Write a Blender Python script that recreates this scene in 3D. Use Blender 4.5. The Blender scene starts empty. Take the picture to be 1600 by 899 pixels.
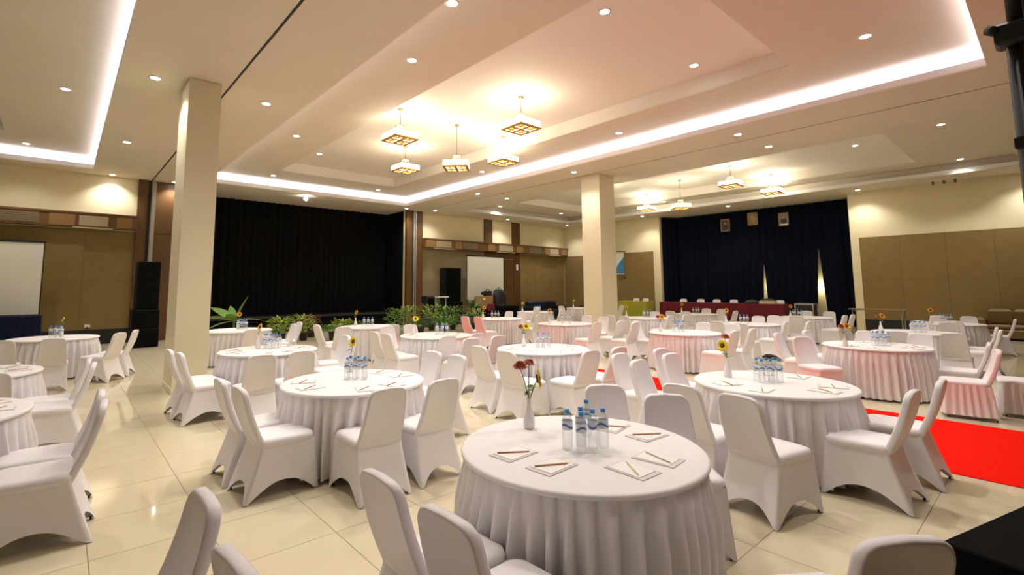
import bpy, bmesh, math, random
from math import pi, sin, cos, radians
from mathutils import Matrix, Vector, Euler
random.seed(7)
C = bpy.context.scene.collection

# ------------------------------------------------------------------ camera
cam_d = bpy.data.cameras.new('camera'); cam = bpy.data.objects.new('camera', cam_d); C.objects.link(cam)
RX = Vector((0.75876063, -0.65135676, -0.00408327))
UP = Vector((-0.06345526, -0.08015459, 0.99476061))
FW = Vector((0.64827134, 0.75452608, 0.10215016))
m = Matrix.Identity(4)
for i in range(3):
    m[i][0] = RX[i]; m[i][1] = UP[i]; m[i][2] = -FW[i]
m[2][3] = 1.70
cam.matrix_world = m
cam_d.sensor_fit = 'HORIZONTAL'; cam_d.sensor_width = 36.0
FPX, CXP, CYP = 767.03, 758.51, 371.35
cam_d.lens = 36.0 * FPX / 1600.0
cam_d.shift_x = (800 - CXP) / 1600.0
cam_d.shift_y = (CYP - 449.5) / 1600.0
cam_d.clip_start = 0.05; cam_d.clip_end = 200
bpy.context.scene.camera = cam

# ------------------------------------------------------------------ world, exposure
w = bpy.data.worlds.new('world'); bpy.context.scene.world = w; w.use_nodes = True
w.node_tree.nodes['Background'].inputs[0].default_value = (1.0, 0.93, 0.82, 1)
w.node_tree.nodes['Background'].inputs[1].default_value = 0.3
vs = bpy.context.scene.view_settings
bpy.context.scene.display_settings.display_device = 'sRGB'
vs.view_transform = 'Standard'; vs.look = 'None'; vs.gamma = 1.0; vs.use_curve_mapping = False
vs.exposure = 0.50
DOWN_W = 125.0      # recessed downlight power
PEND_W = 48.0      # pendant power
LED_S = 7.5         # cove strip emission

# ------------------------------------------------------------------ helpers
def setp(o, label=None, cat=None, group=None, kind=None):
    if label: o['label'] = label
    if cat: o['category'] = cat
    if group: o['group'] = group
    if kind: o['kind'] = kind
    return o

def empty(name, loc=(0, 0, 0), rz=0.0, **k):
    o = bpy.data.objects.new(name, None); C.objects.link(o)
    o.location = loc; o.rotation_euler = (0, 0, rz); o.empty_display_size = 0.1
    return setp(o, **k)

class MB:
    def __init__(s): s.v = []; s.f = []; s.sm = []
    def add(s, vs_, fs, smooth=False):
        n = len(s.v); s.v += [tuple(p) for p in vs_]
        for f in fs: s.f.append(tuple(i + n for i in f)); s.sm.append(smooth)
        return s
    def box(s, x0, x1, y0, y1, z0, z1):
        v = [(x0, y0, z0), (x1, y0, z0), (x1, y1, z0), (x0, y1, z0), (x0, y0, z1), (x1, y0, z1), (x1, y1, z1), (x0, y1, z1)]
        return s.add(v, [(0, 3, 2, 1), (4, 5, 6, 7), (0, 1, 5, 4), (1, 2, 6, 5), (2, 3, 7, 6), (3, 0, 4, 7)])
    def cbox(s, cx, cy, cz, sx, sy, sz, mat=None):
        v = [(cx + a * sx / 2, cy + b * sy / 2, cz + c * sz / 2) for c in (-1, 1) for a, b in ((-1, -1), (1, -1), (1, 1), (-1, 1))]
        if mat: v = [tuple(mat @ Vector(p)) for p in v]
        return s.add(v, [(0, 3, 2, 1), (4, 5, 6, 7), (0, 1, 5, 4), (1, 2, 6, 5), (2, 3, 7, 6), (3, 0, 4, 7)])
    def bevbox(s, cx, cy, cz, sx, sy, sz, r, mat=None):
        # box with chamfered edges
        hx, hy, hz = sx / 2, sy / 2, sz / 2
        rings = []
        for z, k in ((-hz, r), (-hz + r, 0), (hz - r, 0), (hz, r)):
            rings.append([(a * (hx - k) - (0 if i % 2 == 0 else 0), b * (hy - k), z) for i, (a, b) in enumerate(((-1, -1), (1, -1), (1, 1), (-1, 1)))])
        v = [p for rg in rings for p in rg]; f = []
        for q in range(3):
            for i in range(4): f.append((q * 4 + i, q * 4 + (i + 1) % 4, q * 4 + 4 + (i + 1) % 4, q * 4 + 4 + i))
        f.append((3, 2, 1, 0)); f.append((12, 13, 14, 15))
        v = [(p[0] + cx, p[1] + cy, p[2] + cz) for p in v]
        if mat: v = [tuple(mat @ Vector(p)) for p in v]
        return s.add(v, f)
    def lathe(s, prof, n=24, cx=0, cy=0, cap=True, smooth=True):
        v = []; f = []
        for r, z in prof:
            for i in range(n): v.append((cx + r * cos(2 * pi * i / n), cy + r * sin(2 * pi * i / n), z))
        for q in range(len(prof) - 1):
            for i in range(n): f.append((q * n + i, q * n + (i + 1) % n, (q + 1) * n + (i + 1) % n, (q + 1) * n + i))
        if cap:
            f.append(tuple(reversed(range(n)))); L = (len(prof) - 1) * n; f.append(tuple(range(L, L + n)))
        return s.add(v, f, smooth)
    def tube(s, pts, rad, n=8, smooth=True):
        pts = [Vector(p) for p in pts]; rs = rad if isinstance(rad, (list, tuple)) else [rad] * len(pts)
        v = []; f = []
        for k, p in enumerate(pts):
            d = (pts[min(k + 1, len(pts) - 1)] - pts[max(k - 1, 0)]).normalized()
            a = d.cross(Vector((0, 0, 1)))
            if a.length < 1e-3: a = Vector((1, 0, 0))
            a.normalize(); b = d.cross(a)
            for i in range(n):
                t = 2 * pi * i / n; q = p + (a * cos(t) + b * sin(t)) * rs[k]; v.append(tuple(q))
        for k in range(len(pts) - 1):
            for i in range(n): f.append((k * n + i, k * n + (i + 1) % n, (k + 1) * n + (i + 1) % n, (k + 1) * n + i))
        f.append(tuple(reversed(range(n)))); L = (len(pts) - 1) * n; f.append(tuple(range(L, L + n)))
        return s.add(v, f, smooth)
    def quad(s, a, b, c, d): return s.add([a, b, c, d], [(0, 1, 2, 3)])
    def mesh(s, name, mat):
        me = bpy.data.meshes.new(name); me.from_pydata(s.v, [], s.f); me.materials.append(mat)
        me.polygons.foreach_set('use_smooth', s.sm); me.update()
        bm = bmesh.new(); bm.from_mesh(me); bmesh.ops.recalc_face_normals(bm, faces=bm.faces); bm.to_mesh(me); bm.free()
        return me
    def obj(s, name, mat, parent=None, **k):
        return link(name, s.mesh(name, mat), parent, **k)

def link(name, me, parent=None, loc=None, rz=None, **k):
    o = bpy.data.objects.new(name, me); C.objects.link(o)
    if parent: o.parent = parent
    if loc: o.location = loc
    if rz is not None: o.rotation_euler = (0, 0, rz)
    return setp(o, **k)

def copy_tree(o, parent=None):
    c = o.copy(); C.objects.link(c); c.parent = parent
    for ch in KIDS.get(o.name, []): copy_tree(ch, c)
    return c
KIDS = {}
def regkids(root):
    for o in bpy.data.objects:
        if o.parent: 
            L = KIDS.setdefault(o.parent.name, [])
            if o not in L: L.append(o)

# ------------------------------------------------------------------ materials
def mat(name, col, rough=0.6, metal=0.0, noise=None, bump=None, emis=None, sheen=0.0, spec=None, stretch=None, trans=0.0, sub=0.0):
    """noise=(scale, other colour, contrast)   bump=(scale, strength, distance)"""
    M_ = bpy.data.materials.new(name); M_.use_nodes = True; nt = M_.node_tree; N = nt.nodes; Lk = nt.links
    b = N['Principled BSDF']
    b.inputs['Base Color'].default_value = (*col, 1); b.inputs['Roughness'].default_value = rough; b.inputs['Metallic'].default_value = metal
    if spec is not None: b.inputs['Specular IOR Level'].default_value = spec
    if sheen: b.inputs['Sheen Weight'].default_value = sheen
    if trans: b.inputs['Transmission Weight'].default_value = trans
    tc = N.new('ShaderNodeTexCoord'); mp = N.new('ShaderNodeMapping'); Lk.new(tc.outputs['Object'], mp.inputs[0])
    if stretch: mp.inputs['Scale'].default_value = stretch
    if noise:
        nz = N.new('ShaderNodeTexNoise'); nz.inputs['Scale'].default_value = noise[0]; nz.inputs['Detail'].default_value = 5
        Lk.new(mp.outputs[0], nz.inputs['Vector'])
        cr = N.new('ShaderNodeValToRGB'); h_ = noise[2] if len(noise) > 2 else 0.2
        cr.color_ramp.elements[0].position = 0.5 - h_; cr.color_ramp.elements[1].position = 0.5 + h_
        cr.color_ramp.elements[0].color = (*noise[1], 1); cr.color_ramp.elements[1].color = (*col, 1)
        Lk.new(nz.outputs[0], cr.inputs[0]); Lk.new(cr.outputs[0], b.inputs['Base Color'])
    if bump:
        n2 = N.new('ShaderNodeTexNoise'); n2.inputs['Scale'].default_value = bump[0]; n2.inputs['Detail'].default_value = 3
        Lk.new(mp.outputs[0], n2.inputs['Vector']); bp = N.new('ShaderNodeBump')
        bp.inputs['Strength'].default_value = bump[1]; bp.inputs['Distance'].default_value = bump[2]
        Lk.new(n2.outputs[0], bp.inputs['Height']); Lk.new(bp.outputs[0], b.inputs['Normal'])
    if emis: b.inputs['Emission Color'].default_value = (*emis[0], 1); b.inputs['Emission Strength'].default_value = emis[1]
    return M_

def emit(name, col, s):
    M_ = bpy.data.materials.new(name); M_.use_nodes = True; nt = M_.node_tree
    b = nt.nodes['Principled BSDF']; b.inputs['Base Color'].default_value = (0.8, 0.8, 0.8, 1)
    b.inputs['Emission Color'].default_value = (*col, 1); b.inputs['Emission Strength'].default_value = s
    return M_

MAT = {}
MAT['ceil'] = mat('painted_ceiling', (0.70, 0.63, 0.505), 0.75, noise=(1.2, (0.67, 0.60, 0.48), 0.3))
MAT['ceil_hi'] = mat('painted_raised_ceiling', (0.76, 0.71, 0.62), 0.75)
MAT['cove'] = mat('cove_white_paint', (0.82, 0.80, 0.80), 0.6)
MAT['plaster'] = mat('cream_plaster', (0.79, 0.70, 0.46), 0.8, noise=(2, (0.76, 0.67, 0.43), 0.3))
MAT['column'] = mat('cream_column_paint', (0.79, 0.715, 0.50), 0.45, noise=(1.5, (0.76, 0.685, 0.47), 0.3))
MAT['panel'] = mat('khaki_fabric_panel', (0.25, 0.168, 0.055), 0.85, noise=(3.5, (0.22, 0.146, 0.046), 0.3), bump=(260, 0.25, 0.002))
MAT['panel_grey'] = mat('khaki_fabric_panel_pale', (0.33, 0.265, 0.15), 0.85, noise=(3.5, (0.30, 0.24, 0.13), 0.3), bump=(260, 0.25, 0.002))
MAT['wood'] = mat('reddish_veneer', (0.125, 0.056, 0.010), 0.45, noise=(5, (0.085, 0.036, 0.006), 0.3), stretch=(6, 6, 0.5))
MAT['wood_h'] = mat('reddish_veneer_horizontal', (0.17, 0.078, 0.022), 0.4, noise=(5, (0.12, 0.052, 0.015), 0.3), stretch=(0.5, 6, 8))
MAT['wood_pale'] = mat('pale_oak_face', (0.30, 0.165, 0.055), 0.45, noise=(6, (0.24, 0.13, 0.04), 0.3), stretch=(0.6, 6, 8))
MAT['grille'] = mat('pale_grille', (0.50, 0.42, 0.28), 0.6)
MAT['grille_dark'] = mat('brown_grille', (0.20, 0.15, 0.08), 0.6)
MAT['metal'] = mat('brushed_steel', (0.45, 0.44, 0.40), 0.35, 0.9)
MAT['brass'] = mat('polished_brass', (0.30, 0.21, 0.09), 0.4, 0.5)
MAT['chrome'] = mat('chrome', (0.8, 0.8, 0.8), 0.12, 1.0)
MAT['grout'] = mat('floor_grout', (0.36, 0.27, 0.14), 0.8)
MAT['tile'] = mat('cream_polished_tile', (0.77, 0.675, 0.47), 0.06, noise=(1.6, (0.74, 0.645, 0.44), 0.35), spec=0.7)
MAT['cloth'] = mat('white_table_linen', (0.86, 0.83, 0.82), 0.7, noise=(9, (0.83, 0.80, 0.79), 0.3), bump=(420, 0.12, 0.001), sheen=0.1)
MAT['skirt'] = mat('white_pleated_satin', (0.86, 0.82, 0.82), 0.36, spec=0.6, noise=(5, (0.80, 0.765, 0.77), 0.3), sheen=0.1)
MAT['spandex'] = mat('white_spandex', (0.86, 0.82, 0.825), 0.5, noise=(6, (0.83, 0.79, 0.80), 0.3), bump=(14, 0.10, 0.01), sheen=0.1)
MAT['foot'] = mat('black_chair_foot', (0.03, 0.02, 0.02), 0.5)
MAT['carpet'] = mat('red_carpet', (0.93, 0.012, 0.004), 0.95, noise=(60, (0.84, 0.009, 0.003), 0.3), bump=(300, 0.4, 0.004), spec=0.05)
MAT['black'] = mat('matte_black_cloth', (0.006, 0.006, 0.005), 0.95, noise=(3, (0.004, 0.004, 0.004), 0.3), spec=0.1)
MAT['black_pl'] = mat('black_plastic', (0.012, 0.012, 0.013), 0.55)
MAT['black_mesh'] = mat('black_speaker_mesh', (0.005, 0.005, 0.005), 0.9, spec=0.05)
MAT['black_box'] = mat('black_painted_box', (0.007, 0.007, 0.007), 0.8, spec=0.15)
MAT['panel_back'] = mat('brown_panel_backing', (0.11, 0.075, 0.03), 0.9)
MAT['navy'] = mat('navy_velvet', (0.004, 0.006, 0.016), 0.95, noise=(2.0, (0.003, 0.004, 0.011), 0.3), spec=0.1)
MAT['navy_cloth'] = mat('navy_skirt', (0.006, 0.010, 0.030), 0.9, spec=0.2)
MAT['maroon'] = mat('maroon_tablecloth', (0.17, 0.006, 0.018), 0.8, noise=(4, (0.13, 0.004, 0.013), 0.3))
MAT['lime'] = mat('lime_tablecloth', (0.42, 0.42, 0.035), 0.8, noise=(4, (0.34, 0.35, 0.03), 0.3))
MAT['screen'] = mat('projector_screen_white', (0.80, 0.80, 0.72), 0.8)
MAT['vase'] = mat('white_glazed_vase', (0.88, 0.86, 0.82), 0.15)
MAT['petal'] = mat('sunflower_petal', (0.90, 0.48, 0.01), 0.6, noise=(30, (0.85, 0.30, 0.01), 0.3))
MAT['petal_y'] = mat('lemon_petal', (0.88, 0.70, 0.02), 0.6)
MAT['petal_r'] = mat('rust_red_petal', (0.52, 0.10, 0.03), 0.6, noise=(25, (0.36, 0.05, 0.015), 0.3))
MAT['seed'] = mat('sunflower_seed_disc', (0.20, 0.08, 0.01), 0.9, noise=(90, (0.07, 0.025, 0.005), 0.2))
MAT['stem'] = mat('green_stem', (0.13, 0.22, 0.04), 0.6)
MAT['leaf'] = mat('mid_green_leaf', (0.15, 0.29, 0.02), 0.45, noise=(6, (0.07, 0.16, 0.012), 0.3))
MAT['leaf_y'] = mat('yellow_green_leaf', (0.38, 0.43, 0.03), 0.45, noise=(8, (0.13, 0.22, 0.015), 0.3))
MAT['leaf_d'] = mat('dark_green_leaf', (0.045, 0.11, 0.01), 0.45, noise=(8, (0.02, 0.06, 0.008), 0.3))
MAT['leaf_r'] = mat('dark_red_leaf', (0.20, 0.03, 0.015), 0.5, noise=(8, (0.06, 0.012, 0.008), 0.3))
MAT['pot'] = mat('dark_plant_pot', (0.03, 0.02, 0.015), 0.6)
MAT['paper'] = mat('notepad_paper', (0.88, 0.86, 0.82), 0.6)
MAT['paper_g'] = mat('notepad_grey_backing', (0.68, 0.64, 0.61), 0.6)
MAT['pencil'] = mat('terracotta_pencil', (0.60, 0.30, 0.18), 0.45)
MAT['pencil_p'] = mat('pale_pencil', (0.70, 0.58, 0.42), 0.45)
MAT['cap'] = mat('blue_bottle_cap', (0.06, 0.33, 0.74), 0.35)
MAT['card'] = mat('brown_cardboard', (0.36, 0.23, 0.10), 0.85)
MAT['label_w'] = mat('white_sticker', (0.8, 0.78, 0.72), 0.6)
MAT['leather_b'] = mat('black_leather', (0.010, 0.014, 0.022), 0.4)
MAT['leather_t'] = mat('tan_leather', (0.16, 0.09, 0.015), 0.45)
MAT['table_brown'] = mat('brown_laminate', (0.22, 0.12, 0.05), 0.4)
MAT['frame_gold'] = mat('gilt_frame', (0.30, 0.19, 0.07), 0.45, 0.4)
MAT['blue_art'] = mat('poster_blue', (0.05, 0.22, 0.42), 0.5)
MAT['beige'] = mat('beige_folded_linen', (0.70, 0.60, 0.38), 0.8)
MAT['led'] = emit('cool_led_strip', (0.86, 0.84, 1.0), LED_S)
MAT['lamp'] = emit('downlight_lens', (1.0, 0.97, 0.93), 30.0)
MAT['lamp_off'] = mat('white_light_trim', (0.85, 0.83, 0.78), 0.4)
MAT['shade'] = emit('frosted_pendant_glass', (1.0, 0.88, 0.64), 1.5)
MAT['glow'] = emit('pendant_bulb_pane', (1.0, 0.60, 0.18), 1.0)
MAT['brass_lit'] = mat('lit_brass_lattice', (0.62, 0.36, 0.09), 0.35, 0.6)  # brighter copy of the brass, lamp light put into its colour

# clear PET plastic with water: mostly see-through
def pet():
    M_ = bpy.data.materials.new('clear_water_bottle'); M_.use_nodes = True; nt = M_.node_tree; N = nt.nodes
    b = N['Principled BSDF']; b.inputs['Base Color'].default_value = (0.93, 0.95, 0.97, 1); b.inputs['Roughness'].default_value = 0.08
    b.inputs['IOR'].default_value = 1.33
    t = N.new('ShaderNodeBsdfTransparent'); t.inputs[0].default_value = (0.95, 0.96, 0.97, 1)
    fr = N.new('ShaderNodeLayerWeight'); fr.inputs[0].default_value = 0.35
    mr = N.new('ShaderNodeMapRange'); mr.inputs[3].default_value = 0.12; mr.inputs[4].default_value = 0.42
    mx = N.new('ShaderNodeMixShader'); L = nt.links
    L.new(fr.outputs['Facing'], mr.inputs[0]); L.new(mr.outputs[0], mx.inputs[0]); L.new(t.outputs[0], mx.inputs[1]); L.new(b.outputs[0], mx.inputs[2])
    L.new(mx.outputs[0], N['Material Output'].inputs[0]); return M_
MAT['pet'] = pet()
def bottle_label():
    M_ = bpy.data.materials.new('blue_wave_bottle_label'); M_.use_nodes = True; nt = M_.node_tree; N = nt.nodes; L = nt.links
    b = N['Principled BSDF']; b.inputs['Roughness'].default_value = 0.35
    tc = N.new('ShaderNodeTexCoord'); sx = N.new('ShaderNodeSeparateXYZ'); L.new(tc.outputs['Object'], sx.inputs[0])
    at = N.new('ShaderNodeMath'); at.operation = 'ARCTAN2'; L.new(sx.outputs[0], at.inputs[0]); L.new(sx.outputs[1], at.inputs[1])
    mu = N.new('ShaderNodeMath'); mu.operation = 'MULTIPLY'; mu.inputs[1].default_value = 2.0; L.new(at.outputs[0], mu.inputs[0])
    sn = N.new('ShaderNodeMath'); sn.operation = 'SINE'; L.new(mu.outputs[0], sn.inputs[0])
    m2 = N.new('ShaderNodeMath'); m2.operation = 'MULTIPLY'; m2.inputs[1].default_value = 0.010; L.new(sn.outputs[0], m2.inputs[0])
    ad = N.new('ShaderNodeMath'); ad.operation = 'ADD'; L.new(sx.outputs[2], ad.inputs[0]); L.new(m2.outputs[0], ad.inputs[1])
    cr = N.new('ShaderNodeValToRGB'); cr.color_ramp.interpolation = 'CONSTANT'
    mr = N.new('ShaderNodeMapRange'); mr.inputs[1].default_value = 0.105; mr.inputs[2].default_value = 0.175; L.new(ad.outputs[0], mr.inputs[0])
    L.new(mr.outputs[0], cr.inputs[0])
    e = cr.color_ramp.elements; e[0].position = 0; e[0].color = (0.78, 0.80, 0.83, 1); e[1].position = 0.34; e[1].color = (0.05, 0.10, 0.34, 1)
    for p, c_ in ((0.48, (0.30, 0.50, 0.75, 1)), (0.56, (0.80, 0.82, 0.85, 1))):
        x_ = e.new(p); x_.color = c_
    L.new(cr.outputs[0], b.inputs['Base Color']); return M_
MAT['label'] = bottle_label()

# ================================================================== ROOM
H = 5.35; YB = 19.8; XR = 23.4; XL = -8.6; YN = -1.2
TX1, TX2 = 2.09, 12.75
# ---- floor: grout bed plus single polished tiles
floor = MB().box(XL, XR + 1.6, YN, YB, -0.12, -0.004).obj('floor', MAT['grout'], kind='structure')
T = 0.6667; g = 0.0018
def tile_mesh():
    a = T / 2 - g
    mb = MB(); c = 0.0015
    v = [(-a, -a, -0.004), (a, -a, -0.004), (a, a, -0.004), (-a, a, -0.004), (-a + c, -a + c, 0), (a - c, -a + c, 0), (a - c, a - c, 0), (-a + c, a - c, 0)]
    mb.add(v, [(0, 3, 2, 1), (4, 5, 6, 7), (0, 1, 5, 4), (1, 2, 6, 5), (2, 3, 7, 6), (3, 0, 4, 7)])
    return mb.mesh('tile', MAT['tile'])
tm = tile_mesh()
def project(x, y, z):
    d = Vector((x, y, z - 1.70)); dz = d.dot(FW)
    if dz < 0.2: return None
    return CXP + FPX * d.dot(RX) / dz, CYP - FPX * d.dot(UP) / dz, dz
cells = []
x0, y0 = 0.90 + T / 2, 2.78 + T / 2
for i in range(-15, 37):
    for j in range(-7, 27):
        cx, cy = x0 + i * T, y0 + j * T
        if cx - T / 2 < XL or cx + T / 2 > XR + 1.5 or cy - T / 2 < YN or cy + T / 2 > YB: continue
        p = project(cx, cy, 0)
        vis = p is not None and -60 < p[0] < 1660 and -50 < p[1] < 980
        cells.append((0 if vis else 1, (p[2] if p else 99), cx, cy))
cells.sort()
rest = MB(); a = T / 2 - g
for k, (s_, d_, cx, cy) in enumerate(cells):
    if k < 300: link('tile', tm, floor, loc=(cx, cy, 0))
    else: rest.box(cx - a, cx + a, cy - a, cy + a, -0.004, 0)
rest.obj('floor_tiles', MAT['tile'], floor, kind='stuff')

# ---- ceiling with coffers
TRAYS = [  # x0,x1,y0,y1 lower edge ; inner x0,x1,y0,y1 ; lit
    (3.5, 11.47, 0.5, 18.75, 5.42, 9.85, 2.9, 17.1, True),
    (-7.0, 0.5, 0.5, 18.93, -5.2, -1.35, 2.9, 17.1, True),
    (14.25, 21.9, 0.5, 18.1, 16.2, 20.95, 2.75, 16.5, False)]
Z1, Z2 = 5.73, 6.08
ceiling = empty('ceiling', (0, 0, 0), kind='structure')
mb = MB()
xs = [XL - 0.2, -7.0, 0.5, TX1 - 0.02, TX1 + 0.02, 3.5, 11.47, TX2 - 0.02, TX2 + 0.02, 14.25, 21.9, XR + 1.8]
def slab(x0, x1, y0, y1, z=H, t=0.03): mb.box(x0, x1, y0, y1, z, z + t)
slab(xs[0], xs[1], YN, YB + 4); slab(xs[2], xs[3], YN, YB + 4); slab(xs[4], xs[5], YN, YB + 4)
slab(xs[6], xs[7], YN, YB + 4); slab(xs[8], xs[9], YN, YB + 4); slab(xs[10], xs[11], YN, YB + 4)
for t in TRAYS:
    slab(t[0], t[1], YN, t[2]); slab(t[0], t[1], t[3], YB + 4)
mb.obj('ceiling_soffit', MAT['ceil'], ceiling)
for t in TRAYS:
    ax0, ax1, ay0, ay1, bx0, bx1, by0, by1, lit = t
    zl = 5.50; w_ = 0.17
    f = MB()   # lip boards
    f.box(ax0 - 0.02, ax0, ay0 - .02, ay1 + .02, H + .031, zl).box(ax1, ax1 + 0.02, ay0 - .02, ay1 + .02, H + .031, zl)
    f.box(ax0, ax1, ay0 - 0.02, ay0, H + .031, zl).box(ax0, ax1, ay1, ay1 + 0.02, H + .031, zl)
    f.obj('coffer_lip', MAT['cove'], ceiling)
    p = MB()   # pocket behind the lip
    p.box(ax0 - w_ - 0.02, ax0 - w_, ay0 - w_, ay1 + w_, H + .03, Z1).box(ax1 + w_, ax1 + w_ + .02, ay0 - w_, ay1 + w_, H + .03, Z1)
    p.box(ax0 - w_, ax1 + w_, ay0 - w_ - .02, ay0 - w_, H + .03, Z1).box(ax0 - w_, ax1 + w_, ay1 + w_, ay1 + w_ + .02, H + .03, Z1)
    p.obj('cove_pocket', MAT['cove'] if lit else MAT['ceil'], ceiling)  # pocket colour follows the light: paler where lit, ceiling tone where unlit
    q = MB()
    q.box(ax0 - w_, bx0, ay0 - w_, ay1 + w_, Z1, Z1 + .03).box(bx1, ax1 + w_, ay0 - w_, ay1 + w_, Z1, Z1 + .03)
    q.box(bx0, bx1, ay0 - w_, by0, Z1, Z1 + .03).box(bx0, bx1, by1, ay1 + w_, Z1, Z1 + .03)
    q.obj('coffer_panel', MAT['ceil'], ceiling)
    r = MB()
    za = Z1 + .031; r.box(bx0 - .02, bx0, by0, by1, za, Z2).box(bx1, bx1 + .02, by0, by1, za, Z2).box(bx0 - .02, bx1 + .02, by0 - .02, by0, za, Z2).box(bx0 - .02, bx1 + .02, by1, by1 + .02, za, Z2)
    r.obj('raised_panel_edge', MAT['ceil_hi'], ceiling)
    MB().box(bx0 - .02, bx1 + .02, by0 - .02, by1 + .02, Z2, Z2 + .03).obj('raised_panel', MAT['ceil_hi'], ceiling)
# partition tracks recessed in the soffit
for k, tx in enumerate((TX1, TX2)):
    MB().box(tx - .02, tx + .02, YN, YB, H + 0.005, H + 0.03).obj('trim_%d' % (k + 1), MAT['black_pl'], kind='structure')

# LED coves
for t, lab in ((TRAYS[0], 'glowing white cove light around the large centre ceiling recess'), (TRAYS[1], 'glowing white cove light around the ceiling recess left of the left pillar')):
    e = empty('cove_light', (t[0], t[2], H + .05), label=lab, cat='light')
    for (xa, xb, ya, yb) in ((t[0] - .15, t[0] - .06, t[2] - .1, t[3] + .1), (t[1] + .06, t[1] + .15, t[2] - .1, t[3] + .1), (t[0], t[1], t[2] - .15, t[2] - .06), (t[0], t[1], t[3] + .06, t[3] + .15)):
        MB().box(xa - t[0], xb - t[0], ya - t[2], yb - t[2], -.01, .02).obj('led_strip', MAT['led'], e)

# ---- walls
MB().box(XL - .2, XL, YN, YB, 0, H + .8).obj('wall_left', MAT['plaster'], kind='structure')
MB().box(XL - .2, XR + 1.8, YN - .2, YN, 0, H + .8).obj('wall_near', MAT['wood'], kind='structure')  # unseen; dark veneer chosen to cut light bouncing from behind the camera
wb = MB().box(XL, 3.3, YB, YB + .2, 0, H).obj('wall_back_left', MAT['plaster'], kind='structure')
wb2 = MB().box(12.08, XR + 1.8, YB, YB + .2, 0, H).obj('wall_back_right', MAT['plaster'], kind='structure')
wr2 = MB().box(XR, XR + .2, 13.35, YB, 0, H).obj('wall_right_far', MAT['plaster'], kind='structure')
wr = MB().box(XR, XR + .2, YN, 5.22, 0, H).obj('wall_right_near', MAT['plaster'], kind='structure')
MB().box(XR + 1.55, XR + 1.75, 5.1, 13.45, 0, H).obj('wall_alcove_back', MAT['plaster'], kind='structure')
MB().box(XR + .2, XR + 1.6, 13.35, 13.45, 0, H).obj('wall_alcove_left', MAT['plaster'], kind='structure')
MB().box(XR + .2, XR + 1.6, 5.1, 5.22, 0, H).obj('wall_alcove_right', MAT['plaster'], kind='structure')
# fabric panels, one object each
def panels_y(wall, edges, y, rows, m_):
    MB().box(edges[0], edges[-1], y - .02, y, rows[0][0], rows[-1][1]).obj('panel_backing', MAT['panel_back'], wall)
    for a_, b_ in zip(edges[:-1], edges[1:]):
        for z0, z1 in rows:
            MB().box(a_ + .003, b_ - .003, y - .03, y, z0 + .003, z1 - .003).obj('fabric_panel', m_, wall)
def panels_x(wall, edges, x, rows, m_):
    MB().box(x - .02, x, edges[0], edges[-1], rows[0][0], rows[-1][1]).obj('panel_backing', MAT['panel_back'], wall)
    for a_, b_ in zip(edges[:-1], edges[1:]):
        for z0, z1 in rows:
            MB().box(x - .03, x, a_ + .003, b_ - .003, z0 + .003, z1 - .003).obj('fabric_panel', m_, wall)
ROWS = [(0.45, 1.95), (1.95, 3.58)]
panels_y(wb, [-4.4, -3.2, -2.0, -0.75, 0.45, 1.73], YB, ROWS, MAT['panel'])
panels_y(wb2, [12.95, 14.2, 15.45, 16.9], YB, ROWS, MAT['panel_grey'])
panels_y(wb2, [19.55, 20.8, 22.1, 23.36], YB, ROWS, MAT['panel'])
panels_x(wr2, [13.75, 15.2, 16.7, 18.2, 19.75], XR, ROWS, MAT['panel'])
panels_x(wr, [-1.1, 0.1, 1.3, 2.5, 3.75, 4.95], XR, ROWS, MAT['panel'])
# skirting
MB().box(XL, 1.73, YB - .05, YB, 0, .45).box(12.95, 16.9, YB - .05, YB, 0, .45).box(19.55, XR, YB - .05, YB, 0, .45).obj('baseboard_back', MAT['black_pl'], kind='structure')
MB().box(XR - .04, XR, 13.75, YB, 0, .45).box(XR - .04, XR, YN, 4.95, 0, .45).obj('baseboard_right', MAT['black_pl'], kind='structure')
# wood posts and stage frame
n_ = 3
def trim(mb, m_):
    global n_
    o = mb.obj('trim_%d' % n_, m_, kind='structure'); n_ += 1; return o
trim(MB().box(1.73, 2.0, YB - .12, YB, 0, H), MAT['wood'])
trim(MB().box(2.0, 2.08, YB - .08, YB, 0, H), MAT['black_pl'])
trim(MB().box(2.10, 2.22, YB - .16, YB, 0, H).box(2.12, 2.20, YB - .19, YB - .15, 0, H), MAT['metal'])
pn = trim(MB().box(2.22, 3.32, YB - .03, YB, 0, H), MAT['wood'])
for zz in (0.0, 1.78, 3.56):
    for xx in (2.24, 2.79):
        MB().box(xx, xx + .53, YB - .055, YB - .03, zz + .01, min(zz + 1.77, H)).obj('veneer_panel', MAT['wood'], pn)
trim(MB().box(12.05, 12.34, YB - .16, YB, 0, H), MAT['wood'])
trim(MB().box(12.34, 12.40, YB - .06, YB, 0, H).box(12.40, 12.47, YB - .19, YB, 0, H).box(12.50, 12.56, YB - .19, YB, 0, H), MAT['metal'])
trim(MB().box(12.56, 12.93, YB - .16, YB, 0, H), MAT['wood'])
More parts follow.
